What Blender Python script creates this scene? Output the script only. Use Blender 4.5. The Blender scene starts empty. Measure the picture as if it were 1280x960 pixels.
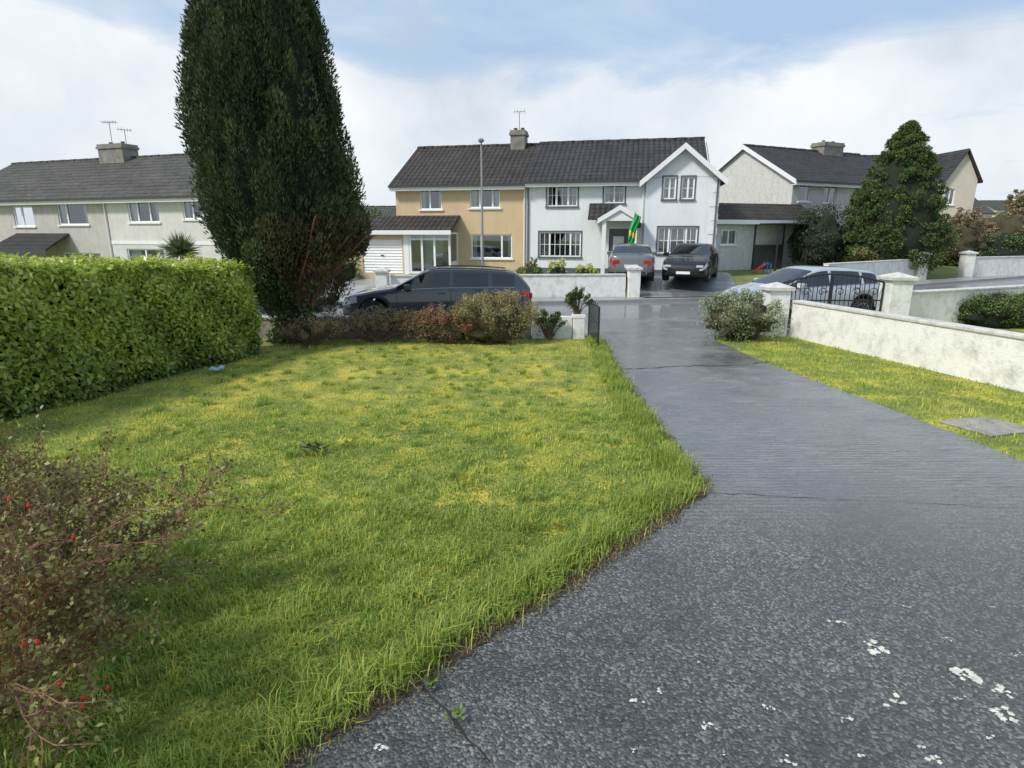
import bpy, bmesh, math, random
import numpy as np
from mathutils import Vector, noise
from mathutils.geometry import tessellate_polygon
random.seed(7); rng=np.random.default_rng(7)
SC=bpy.context.scene; C=SC.collection
F=750.; H=2.4; TH=math.atan(190/750); sT=math.sin(TH); cT=math.cos(TH); PI=math.pi
def ray(px,py):
    u=(px-640)/F; v=(480-py)/F
    return (u,cT+v*sT,-sT+v*cT)
def gp(px,py,z=0.):
    r=ray(px,py); t=(z-H)/r[2]; return Vector((r[0]*t,r[1]*t,z))
def at(px,py,Y):
    r=ray(px,py); t=Y/r[1]; return Vector((r[0]*t,Y,H+r[2]*t))
def ss(a,b,x):
    t=np.clip((x-a)/(b-a),0,1); return t*t*(3-2*t)
far=[(-60,20.2),(-5,20.3),(1,20.6),(8,21.8),(14,25),(28,33),(60,51)]
def g(x,y):
    d=y-np.interp(x,[p[0] for p in far],[p[1] for p in far])
    return float(.42*ss(1.5,5,d)*ss(-9,-4,x)+.25*ss(8,16,d)*ss(8,14,x)-.75*ss(-8,-14,x)*ss(21,27,y))
# ---------------- materials
def new(name):
    m=bpy.data.materials.new(name); m.use_nodes=True; nt=m.node_tree; nt.nodes.clear()
    o=nt.nodes.new('ShaderNodeOutputMaterial'); b=nt.nodes.new('ShaderNodeBsdfPrincipled')
    nt.links.new(b.outputs[0],o.inputs[0]); return m,nt,b,o
def nd(nt,t,ins={},**p):
    n=nt.nodes.new('ShaderNode'+t)
    for k,v in p.items(): setattr(n,k,v)
    for k,v in ins.items():
        if hasattr(v,'links') : nt.links.new(v,n.inputs[k])
        else: n.inputs[k].default_value=v
    return n
def c4(c): return (c[0],c[1],c[2],1)
def mul(c,k): return tuple(min(1,x*k) for x in c)
def ramp(nt,fac,stops):
    n=nt.nodes.new('ShaderNodeValToRGB'); nt.links.new(fac,n.inputs[0]); e=n.color_ramp.elements
    while len(e)<len(stops): e.new(.5)
    for i,(p,c) in enumerate(stops): e[i].position=p; e[i].color=c4(c) if len(c)==3 else c
    return n.outputs[0]
def pm(name,c,rough=.8,var=.15,sc=2.,bump=0.,bs=40.,metal=0.,spec=.5,c2=None,coat=0,dirt=0,dc=(.16,.155,.12),ds=(3,3,.5)):
    m,nt,b,o=new(name); tc=nd(nt,'TexCoord')
    n1=nd(nt,'TexNoise',{'Vector':tc.outputs['Object'],'Scale':sc,'Detail':6.,'Roughness':.65})
    col=ramp(nt,n1.outputs['Fac'],[(.3,mul(c,1-var)),(.7,c2 or mul(c,1+var))])
    if dirt:
        mp=nd(nt,'Mapping',{'Vector':tc.outputs['Object'],'Scale':ds})
        n3=nd(nt,'TexNoise',{'Vector':mp.outputs[0],'Scale':1.5,'Detail':10.,'Roughness':.74})
        f=ramp(nt,n3.outputs['Fac'],[(.48,(0,0,0)),(.72,(dirt,dirt,dirt))])
        mx=nd(nt,'MixRGB',{'Fac':f,'Color1':col,'Color2':c4(dc)}); col=mx.outputs[0]
    nt.links.new(col,b.inputs['Base Color']); b.inputs['Roughness'].default_value=rough
    b.inputs['Metallic'].default_value=metal; b.inputs['Specular IOR Level'].default_value=spec
    b.inputs['Coat Weight'].default_value=coat; b.inputs['Coat Roughness'].default_value=.04
    if bump:
        n2=nd(nt,'TexNoise',{'Vector':tc.outputs['Object'],'Scale':bs,'Detail':5.})
        bp=nd(nt,'Bump',{'Height':n2.outputs['Fac'],'Strength':bump,'Distance':.02}); nt.links.new(bp.outputs[0],b.inputs['Normal'])
    return m
def leafm(name,c1,c2,c3,trans=.25,rough=.5,spec=.3):
    m,nt,b,o=new(name); a=nd(nt,'Attribute',attribute_name='r')
    col=ramp(nt,a.outputs['Fac'],[(0,c1),(.5,c2),(1,c3)])
    nt.links.new(col,b.inputs['Base Color']); b.inputs['Roughness'].default_value=rough; b.inputs['Specular IOR Level'].default_value=spec
    t=nd(nt,'BsdfTranslucent',{'Color':col}); mx=nd(nt,'MixShader',{0:trans,1:b.outputs[0],2:t.outputs[0]})
    nt.links.new(mx.outputs[0],o.inputs[0]); return m
def tilem(name,c,c2,axis='X',row=.19,moss=None):
    m,nt,b,o=new(name); tc=nd(nt,'TexCoord'); sp=nd(nt,'SeparateXYZ',{0:tc.outputs['Object']})
    a=nd(nt,'Math',{0:sp.outputs[axis],1:PI/.26},operation='MULTIPLY'); s=nd(nt,'Math',{0:a.outputs[0]},operation='SINE'); s2=nd(nt,'Math',{0:s.outputs[0]},operation='ABSOLUTE')
    z=nd(nt,'Math',{0:sp.outputs['Z'],1:1/row},operation='MULTIPLY'); fr=nd(nt,'Math',{0:z.outputs[0]},operation='FRACT')
    inv=nd(nt,'Math',{0:1.,1:fr.outputs[0]},operation='SUBTRACT')
    h=nd(nt,'Math',{0:inv.outputs[0],1:s2.outputs[0]},operation='ADD')
    n1=nd(nt,'TexNoise',{'Vector':tc.outputs['Object'],'Scale':1.1,'Detail':8.,'Roughness':.75})
    st=[(.3,c),(.58,c2)]+([(.7,moss)] if moss else [])
    col=ramp(nt,n1.outputs['Fac'],st)
    n4=nd(nt,'TexNoise',{'Vector':tc.outputs['Object'],'Scale':7.,'Detail':3.})
    cv=ramp(nt,n4.outputs['Fac'],[(.3,(.55,.55,.55)),(.7,(1.,1.,1.))])
    mm=nd(nt,'MixRGB',{'Fac':1.,'Color1':col,'Color2':cv},blend_type='MULTIPLY')
    ed=ramp(nt,fr.outputs[0],[(.0,(.2,.2,.2)),(.25,(1,1,1))]); ce=ramp(nt,s2.outputs[0],[(.0,(.35,.35,.35)),(.4,(1,1,1))])
    mx=nd(nt,'MixRGB',{'Fac':1.,'Color1':mm.outputs[0],'Color2':ed},blend_type='MULTIPLY'); mx2=nd(nt,'MixRGB',{'Fac':.8,'Color1':mx.outputs[0],'Color2':ce},blend_type='MULTIPLY')
    nt.links.new(mx2.outputs[0],b.inputs['Base Color']); b.inputs['Roughness'].default_value=.75; b.inputs['Specular IOR Level'].default_value=.25
    bp=nd(nt,'Bump',{'Height':h.outputs[0],'Strength':.9,'Distance':.05}); nt.links.new(bp.outputs[0],b.inputs['Normal'])
    return m
WHITE=pm('white_paint',(.8,.81,.8),.6,.05); UPVC=pm('white_frame_plastic',(.84,.85,.85),.35,.03)
PALE=pm('pale_render',(.75,.78,.81),.9,.05,1.,.25,60,dirt=.12); OCHRE=pm('ochre_render',(.62,.47,.3),.9,.06,1.,.25,60,dirt=.15)
CREAM=pm('cream_render',(.66,.6,.5),.9,.05,1.,.2,60); PEB=pm('pebble_dash',(.6,.6,.58),.95,.13,6.,.7,70,dirt=.3)
GREYR=pm('grey_render',(.5,.48,.45),.95,.1,2.,.4,60,dirt=.35); OFFR=pm('off_white_render',(.64,.63,.6),.95,.08,2.,.3,60,dirt=.2)
WALLW=pm('weathered_white_wall',(.8,.8,.77),.9,.05,2.,.5,25,dirt=.65,dc=(.3,.29,.25),ds=(2.6,2.6,1.8)); CAPM=pm('grey_white_coping',(.6,.59,.56),.9,.15,5.,.4,40,dirt=.6,ds=(3,3,3))
STONE=pm('stone_wall_face',(.24,.2,.16),.95,.5,6.,1.,12,c2=(.4,.37,.32)); DKTR=pm('dark_surround_paint',(.1,.12,.14),.6,.1)
CHIM=pm('chimney_render',(.24,.225,.2),.95,.35,3.,.5,30,dirt=.6); BRK=pm('brown_brick',(.14,.08,.06),.9,.4,8.,.5,30)
BLK=pm('black_plastic',(.02,.02,.022),.5,.1); IRON=pm('black_iron_paint',(.02,.02,.022),.5,.2,8.); RUB=pm('tyre_rubber',(.018,.018,.018),.85,.1)
RIM=pm('alloy_rim',(.4,.41,.43),.3,.05,metal=.8); CHR=pm('galvanised_steel',(.2,.2,.2),.6,.12,metal=0.,spec=.3)
GLS=pm('dark_car_glass',(.012,.016,.02),.03,.1,spec=.9); HLM=pm('headlamp_glass',(.5,.53,.56),.1,.1,12.,spec=.8); TLM=pm('tail_lamp_red',(.35,.012,.012),.15,.15,8.,spec=.8)
CURT=pm('net_curtain',(.72,.72,.7),.9,.12,8.); BARK=pm('bark',(.13,.09,.065),.95,.35,5.,.8,20); RBARK=pm('reddish_bark',(.24,.13,.09),.95,.35,5.,.8,20); RTW=pm('rose_twig',(.24,.12,.07),.8,.4,9.)
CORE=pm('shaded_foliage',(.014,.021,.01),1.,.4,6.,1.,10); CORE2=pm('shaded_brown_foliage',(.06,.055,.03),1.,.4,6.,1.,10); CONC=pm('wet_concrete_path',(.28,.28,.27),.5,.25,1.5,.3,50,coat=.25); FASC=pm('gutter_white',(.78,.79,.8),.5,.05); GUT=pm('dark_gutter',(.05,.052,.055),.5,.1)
SOIL=pm('muddy_soil',(.07,.055,.038),.95,.5,8.,1.,40)
T_DARK=tilem('dark_roof_tile',(.035,.034,.037),(.075,.072,.074)); T_DARKY=tilem('dark_roof_tile_side',(.035,.034,.037),(.075,.072,.074),'Y')
T_BRN=tilem('brown_roof_tile',(.04,.035,.033),(.08,.07,.062),moss=(.12,.1,.06)); T_GRY=tilem('grey_roof_tile',(.07,.068,.064),(.13,.125,.112),moss=(.17,.16,.11))
def panem():
    m,nt,b,o=new('window_glass'); t=nd(nt,'BsdfTransparent',{'Color':(.8,.85,.86,1)}); gl=nd(nt,'BsdfGlossy',{'Color':(.8,.85,.9,1),'Roughness':.02})
    fr=nd(nt,'Fresnel',{'IOR':1.5}); a=nd(nt,'Math',{0:fr.outputs[0],1:.16},operation='ADD')
    mx=nd(nt,'MixShader',{0:a.outputs[0],1:t.outputs[0],2:gl.outputs[0]}); nt.links.new(mx.outputs[0],o.inputs[0]); return m
PANE=panem()
def paint(name,c,metal=.3): return pm(name,c,.35,.04,3.,metal=metal,coat=1.,spec=.4)
# ---------------- mesh helpers
class MB:
    def __init__(s): s.v=[]; s.f=[]
    def poly(s,p): n=len(s.v); s.v+= [tuple(q) for q in p]; s.f.append(tuple(range(n,n+len(p)))); return s
    def box(s,x0,y0,z0,x1,y1,z1):
        n=len(s.v); s.v+=[(x0,y0,z0),(x1,y0,z0),(x1,y1,z0),(x0,y1,z0),(x0,y0,z1),(x1,y0,z1),(x1,y1,z1),(x0,y1,z1)]
        s.f+=[tuple(n+i for i in q) for q in ((0,3,2,1),(4,5,6,7),(0,1,5,4),(1,2,6,5),(2,3,7,6),(3,0,4,7))]; return s
    def slab(s,p,off):
        p=[Vector(q) for q in p]; o=Vector(off); k=len(p); n=len(s.v); s.v+=[tuple(q) for q in p]+[tuple(q+o) for q in p]
        s.f.append(tuple(range(n,n+k))); s.f.append(tuple(n+k+i for i in reversed(range(k))))
        for i in range(k): j=(i+1)%k; s.f.append((n+i,n+j,n+k+j,n+k+i))
        return s
    def tube(s,pts,r,n=6):
        pts=[Vector(p) for p in pts]; rs=r if isinstance(r,(list,tuple)) else [r]*len(pts); b=len(s.v)
        for i,p in enumerate(pts):
            d=(pts[min(i+1,len(pts)-1)]-pts[max(i-1,0)]); d=d.normalized() if d.length>0 else Vector((0,0,1))
            a=Vector((1,0,0)) if abs(d.x)<.8 else Vector((0,1,0)); u=d.cross(a).normalized(); w=d.cross(u)
            for k in range(n): t=2*PI*k/n; s.v.append(tuple(p+(u*math.cos(t)+w*math.sin(t))*rs[i]))
        for i in range(len(pts)-1):
            for k in range(n): k2=(k+1)%n; s.f.append((b+i*n+k,b+i*n+k2,b+(i+1)*n+k2,b+(i+1)*n+k))
        s.f.append(tuple(b+k for k in range(n))); s.f.append(tuple(b+(len(pts)-1)*n+k for k in reversed(range(n)))); return s
    def lathe(s,prof,c,axis='Z',n=16):
        b=len(s.v)
        for r,h in prof:
            for k in range(n):
                t=2*PI*k/n; q=(r*math.cos(t),r*math.sin(t),h) if axis=='Z' else (r*math.cos(t),h,r*math.sin(t))
                s.v.append((c[0]+q[0],c[1]+q[1],c[2]+q[2]))
        for i in range(len(prof)-1):
            for k in range(n): k2=(k+1)%n; s.f.append((b+i*n+k,b+i*n+k2,b+(i+1)*n+k2,b+(i+1)*n+k))
        s.f.append(tuple(b+k for k in range(n))); s.f.append(tuple(b+(len(prof)-1)*n+k for k in reversed(range(n)))); return s
    def build(s,name,mat,parent=None,smooth=False,merge=False,bevel=0):
        me=bpy.data.meshes.new(name); me.from_pydata(s.v,[],s.f)
        bm=bmesh.new(); bm.from_mesh(me)
        if merge: bmesh.ops.remove_doubles(bm,verts=bm.verts,dist=1e-4)
        bmesh.ops.recalc_face_normals(bm,faces=bm.faces); bm.to_mesh(me); bm.free()
        if smooth: me.polygons.foreach_set('use_smooth',[True]*len(me.polygons))
        me.materials.append(mat); o=bpy.data.objects.new(name,me); C.objects.link(o); o.parent=parent
        if bevel: md=o.modifiers.new('b','BEVEL'); md.width=bevel; md.segments=2
        return o
def tag(o,label,cat,group=None,kind=None):
    if label: o['label']=label
    if cat: o['category']=cat
    if group: o['group']=group
    if kind: o['kind']=kind
    return o
def empty(name,loc,rz,label,cat,group=None):
    o=bpy.data.objects.new(name,None); C.objects.link(o); o.location=loc; o.rotation_euler=(0,0,rz); o.empty_display_size=.1
    return tag(o,label,cat,group)
def struct(o): o['kind']='structure'; return o
def flat(name,pts,z,mat):
    m=MB(); P=[Vector((p[0],p[1],z)) for p in pts]; m.v=[tuple(p) for p in P]
    m.f=[tuple(t) for t in tessellate_polygon([P])]; o=m.build(name,mat); 
    return struct(o)
def drape(name,A,B,dz,mat,nu=20,nv=6,thick=0):
    m=MB(); A=np.array(A,float); B=np.array(B,float); ta=np.linspace(0,len(A)-1,nu*(len(A)-1)+1); idx=np.arange(len(A)); rows=[]
    for t in ta:
        a=[np.interp(t,idx,A[:,k]) for k in (0,1)]; b=[np.interp(t,idx,B[:,k]) for k in (0,1)]
        rows.append([(a[0]+(b[0]-a[0])*k/nv,a[1]+(b[1]-a[1])*k/nv) for k in range(nv+1)])
    for r in rows:
        for x,y in r: m.v.append((x,y,g(float(x),float(y))+dz))
    for i in range(len(rows)-1):
        for k in range(nv): a=i*(nv+1)+k; m.f.append((a,a+1,a+nv+2,a+nv+1))
    if thick:
        for off in (0,nv):
            for i in range(len(rows)-1):
                a=i*(nv+1)+off; b=a+nv+1; p,q=m.v[a],m.v[b]; m.poly([p,q,(q[0],q[1],q[2]-thick),(p[0],p[1],p[2]-thick)])
    return struct(m.build(name,mat,smooth=not thick))
def npmesh(name,V,lt,loops,mat,parent=None,r=None):
    me=bpy.data.meshes.new(name); me.vertices.add(len(V)); me.vertices.foreach_set('co',V.astype(np.float32).ravel())
    me.loops.add(len(loops)); me.loops.foreach_set('vertex_index',loops.astype(np.int32).ravel())
    me.polygons.add(len(lt)); st=np.concatenate([[0],np.cumsum(lt)[:-1]]); me.polygons.foreach_set('loop_start',st.astype(np.int32))
    if r is not None: a=me.attributes.new('r','FLOAT','FACE'); a.data.foreach_set('value',r.astype(np.float32))
    me.update(calc_edges=True); me.validate(); me.materials.append(mat); o=bpy.data.objects.new(name,me); C.objects.link(o); o.parent=parent; return o
def nrm(a): return a/np.maximum(1e-6,np.linalg.norm(a,axis=1,keepdims=True))
def leaves(name,P,A,N,L,W,mat,parent,r):
    n=len(P); A=nrm(A); B=nrm(np.cross(A,N)); N=np.cross(B,A); L=np.broadcast_to(L,(n,))[:,None]; W=np.broadcast_to(W,(n,))[:,None]
    V=np.stack([P,P+A*L*.45+B*W*.5+N*W*.18,P+A*L,P+A*L*.45-B*W*.5+N*W*.18],1).reshape(-1,3)
    return npmesh(name,V,np.full(n,4),np.arange(4*n),mat,parent,np.clip(r,0,1))
def rnd(n,k=3): return rng.normal(size=(n,k))
def foliage(name,parent,mat,cl,per,L,W,shell=.6,up=.3,flatn=True):
    cl=np.array(cl,float); K=len(cl); idx=np.repeat(np.arange(K),per); n=len(idx); d=nrm(rnd(n)); 
    P=cl[idx,:3]+d*cl[idx,3:6]*rng.uniform(shell,1.08,(n,1)); cr=rng.random(K)
    if flatn: N=nrm(d+.5*rnd(n)); A=np.cross(N,rnd(n))+np.array([0,0,up])
    else: A=d+.45*rnd(n)+np.array([0,0,up]); N=rnd(n)
    P[:,2]=np.maximum(P[:,2],.02)
    return leaves(name,P,A,N,L*rng.uniform(.6,1.3,n),W*rng.uniform(.7,1.2,n),mat,parent,.55*rng.random(n)+.35*cr[idx]+.1*(d[:,2]>0))
def blob(name,parent,mat,c,r,nz=.2,seed=0,n=18):
    m=MB(); 
    for i in range(n+1):
        for k in range(2*n):
            th=PI*i/n; ph=PI*k/n; d=Vector((math.sin(th)*math.cos(ph),math.sin(th)*math.sin(ph),math.cos(th)))
            s=1+nz*noise.noise(d*3+Vector((seed,seed,0)))*2; m.v.append((c[0]+d.x*r[0]*s,c[1]+d.y*r[1]*s,max(.01,c[2]+d.z*r[2]*s)))
    for i in range(n):
        for k in range(2*n): k2=(k+1)%(2*n); m.f.append((i*2*n+k,i*2*n+k2,(i+1)*2*n+k2,(i+1)*2*n+k))
    return m.build(name,mat,parent,True,True)
def shrub(name,label,cat,px0,px1,pyt,Y,mat,n=4000,L=.07,K=16,group=None,stem=BARK,core=.62,z0=None,ry=None,flatn=True,box=0,loose=0,cm=CORE):
    a=at(px0,290,Y); b=at(px1,290,Y); cx=(a.x+b.x)/2; top=at((px0+px1)/2,pyt,Y).z; zb=g(float(cx),float(Y)) if z0 is None else z0
    rx=(b.x-a.x)/2; h=top-zb; ry=ry or rx*.85; R=empty(name,(cx,Y,zb),0,label,cat,group); cl=[]
    for i in range(K):
        t=random.random(); ph=random.uniform(0,2*PI); z=h*(.12+.72*t)
        k=math.sqrt(max(.05,1-(max(0,t-.35)/.75)**2)) if not box else 1.
        q=random.uniform(.45,.75) if not (loose or box) else random.uniform(.3,.88); cr=(.36 if not loose else .28)*random.uniform(.7,1.2)
        cl.append((rx*k*q*math.cos(ph),ry*k*q*math.sin(ph),z,rx*cr,ry*cr,min(rx*.5,h*.26)*random.uniform(.7,1.1)))
    m=MB()
    for i in range(7+loose):
        ph=random.uniform(0,2*PI); q=random.uniform(.2,1.); zt=h*(1.-.42*q*q)*random.uniform(.8,1.06); e=(rx*q*math.cos(ph),ry*q*math.sin(ph),zt)
        m.tube([(.05*math.cos(ph),.05*math.sin(ph),-.02),(rx*q*.4*math.cos(ph),ry*q*.4*math.sin(ph),zt*.45),e],[.02 if loose else .03,.012,.004],5)
        if loose:
            for s in (.7,.85,1.): cl.append((e[0]*s,e[1]*s,e[2]*(s*.7+.3),rx*.1,rx*.1,min(rx*.12,.15)))
    m.build('stems',stem,R)
    foliage('foliage',R,mat,cl,n//len(cl),L,L*.55,shell=.25 if loose else .6,flatn=flatn)
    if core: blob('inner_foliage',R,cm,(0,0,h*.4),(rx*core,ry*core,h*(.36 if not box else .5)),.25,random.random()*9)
    return R
# leaf materials
LH=leafm('hedge_leaf',(.1,.155,.03),(.31,.43,.065),(.66,.7,.16),.38,.32,.5)
LC=leafm('cypress_needle',(.02,.034,.016),(.052,.08,.034),(.13,.165,.07),.12,.75,.15)
LCB=leafm('cypress_dry_needle',(.05,.036,.024),(.12,.08,.05),(.17,.14,.08),.1,.8,.1)
LR=leafm('rose_leaf',(.13,.06,.03),(.2,.17,.06),(.32,.36,.12),.3,.4,.4); LRED=leafm('red_shrub_leaf',(.15,.065,.045),(.3,.16,.1),(.42,.33,.15),.25)
LOL=leafm('olive_shrub_leaf',(.14,.125,.05),(.31,.27,.12),(.5,.45,.23),.25); LGR=leafm('green_shrub_leaf',(.045,.075,.02),(.11,.18,.045),(.24,.32,.1),.25)
LSG=leafm('grey_green_leaf',(.1,.125,.06),(.22,.27,.13),(.7,.7,.56),.25); LYE=leafm('yellow_shrub_leaf',(.25,.28,.04),(.5,.54,.08),(.75,.7,.15),.25)
LCON=leafm('conifer_needle',(.024,.05,.018),(.075,.125,.04),(.18,.24,.08),.12,.75,.15); LIV=leafm('ivy_leaf',(.03,.05,.015),(.075,.12,.035),(.2,.26,.1),.15,.35,.5)
LDK=leafm('dark_evergreen_leaf',(.014,.026,.012),(.04,.06,.028),(.1,.12,.06),.1,.6,.3)
LBR=leafm('brown_hedge_leaf',(.12,.09,.055),(.25,.2,.115),(.38,.32,.18),.2)
GR=leafm('grass_blade',(.13,.2,.038),(.34,.46,.09),(.76,.67,.14),.35,.5,.3); DEAD=leafm('dead_grass_blade',(.08,.055,.03),(.2,.14,.075),(.38,.3,.15),.2)
# ---------------- world, sun, camera
w=bpy.data.worlds.new('World'); SC.world=w; w.use_nodes=True; nt=w.node_tree; nt.nodes.clear()
SEL=math.radians(46); SAZ=math.radians(-122)   # azimuth clockwise from +Y
sky=nd(nt,'TexSky',sky_type='NISHITA',sun_disc=False,sun_elevation=SEL,sun_rotation=SAZ); 
b1=nd(nt,'Background',{'Color':sky.outputs[0],'Strength':.12})
tc=nd(nt,'TexCoord'); sp=nd(nt,'SeparateXYZ',{0:tc.outputs['Generated']})
zz=nd(nt,'Math',{0:sp.outputs['Z'],1:.12},operation='ADD'); zm=nd(nt,'Math',{0:zz.outputs[0],1:.06},operation='MAXIMUM')
dx=nd(nt,'Math',{0:sp.outputs['X'],1:zm.outputs[0]},operation='DIVIDE'); dy=nd(nt,'Math',{0:sp.outputs['Y'],1:zm.outputs[0]},operation='DIVIDE')
cb=nd(nt,'CombineXYZ',{0:dx.outputs[0],1:dy.outputs[0],2:0.})
n1=nd(nt,'TexNoise',{'Vector':cb.outputs[0],'Scale':1.5,'Detail':11.,'Roughness':.56,'Distortion':.5})
n2=nd(nt,'TexNoise',{'Vector':tc.outputs['Generated'],'Scale':3.2,'Detail':8.,'Roughness':.55})
el=nd(nt,'MapRange',{'Value':sp.outputs['Z'],1:.18,2:.255,3:-.3,4:.12}); ex=nd(nt,'MapRange',{'Value':sp.outputs['X'],1:-.45,2:.05,3:-.2,4:.04}); 
s1=nd(nt,'Math',{0:n1.outputs['Fac'],1:el.outputs[0]},operation='ADD'); s2=nd(nt,'Math',{0:s1.outputs[0],1:ex.outputs[0]},operation='ADD')
bl=ramp(nt,s2.outputs[0],[(.36,(0,0,0)),(.5,(.6,.6,.6)),(.7,(1,1,1))])
cc=ramp(nt,n2.outputs['Fac'],[(.34,(.55,.62,.71)),(.5,(.75,.8,.85)),(.64,(.9,.91,.92))])
hz=nd(nt,'MapRange',{'Value':sp.outputs['Z'],1:.0,2:.16,3:.6,4:.0})
cc2=nd(nt,'MixRGB',{'Fac':hz.outputs[0],'Color1':cc,'Color2':(.72,.77,.83,1)})
cm=nd(nt,'MixRGB',{'Fac':bl,'Color1':cc2.outputs[0],'Color2':(.4,.55,.75,1)})
b2=nd(nt,'Background',{'Color':cm.outputs[0],'Strength':1.12})
ms=nd(nt,'MixShader',{0:.92,1:b1.outputs[0],2:b2.outputs[0]}); wo=nd(nt,'OutputWorld',{0:ms.outputs[0]})
sl=bpy.data.lights.new('sun','SUN'); sl.energy=3.3; sl.angle=math.radians(9); sl.color=(1,.95,.86); so=bpy.data.objects.new('sun',sl); C.objects.link(so)
sd=Vector((math.sin(SAZ)*math.cos(SEL),math.cos(SAZ)*math.cos(SEL),math.sin(SEL))); so.rotation_euler=sd.to_track_quat('Z','Y').to_euler()
cam=bpy.data.cameras.new('camera'); co=bpy.data.objects.new('camera',cam); C.objects.link(co); co.location=(0,0,H); co.rotation_euler=(PI/2-TH,0,0)
cam.sensor_width=36; cam.lens=36*F/1280; cam.clip_end=2000; cam.clip_start=.05; SC.camera=co
SC.view_settings.view_transform='Standard'; SC.view_settings.look='None'; SC.view_settings.exposure=0
# ---------------- ground
m=MB(); xs=np.concatenate([[-600,-300,-150,-80],np.arange(-50,51,1.),[80,150,300,600]]); ys=np.concatenate([[-100,-30],np.arange(-6,56,1.),[80,150,300,900]])
for y in ys:
    for x in xs: m.v.append((x,y,g(float(x),float(y))-.03))
nx=len(xs)
for j in range(len(ys)-1):
    for i in range(nx-1): a=j*nx+i; m.f.append((a,a+1,a+nx+1,a+nx))
GRD=pm('garden_ground',(.13,.19,.045),.95,.35,.6,.5,30,c2=(.26,.28,.08)); struct(m.build('ground',GRD,smooth=True))
def lawnmat():
    m,nt,b,o=new('lawn_ground'); tc=nd(nt,'TexCoord'); n=nd(nt,'TexNoise',{'Vector':tc.outputs['Object'],'Scale':1.3,'Detail':9.,'Roughness':.72})
    col=ramp(nt,n.outputs['Fac'],[(.3,(.12,.15,.035)),(.48,(.28,.32,.06)),(.6,(.58,.52,.08)),(.78,(.64,.57,.12))]); nt.links.new(col,b.inputs['Base Color']); b.inputs['Roughness'].default_value=.95
    n2=nd(nt,'TexNoise',{'Vector':tc.outputs['Object'],'Scale':60.,'Detail':4.}); bp=nd(nt,'Bump',{'Height':n2.outputs['Fac'],'Strength':1.,'Distance':.04}); nt.links.new(bp.outputs[0],b.inputs['Normal']); return m
LAWN=lawnmat()
DL=[gp(*p) for p in ((746,398),(750,425),(770,465),(800,510),(838,560),(872,604),(872,618),(800,665),(700,730),(600,795),(520,845),(430,905),(350,960))]
DL=[(p.x,p.y) for p in DL]; DR=[(p.x,p.y) for p in [gp(*q) for q in ((900,398),(893,425),(960,455),(1040,484),(1120,514),(1200,545),(1280,577))]]
lawn=DL[1:]+[(-1.0,1.6),(-1.2,.2),(-9,.2),(-9,5),(-6.9,7.4),(-5.3,12),(-5.2,13.7),(1.6,13.7)]
flat('lawn',lawn,0.,LAWN)
wl=[(6.77,14.1),(8.05,9.1),(9.4,4.0)]
verge=DR[1:]+[(6.1,3.6),(9.4,3.6),(8.05,9.1),(6.77,14.1),(5.2,14.2)]
flat('grass_verge',verge,0.,LAWN); flat('neighbour_lawn',[(6.95,14.1),(8.2,9.1),(9.6,3.6),(25,3.6),(25,21),(14.2,16.3),(9.5,14.6)],0.,LAWN)
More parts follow.
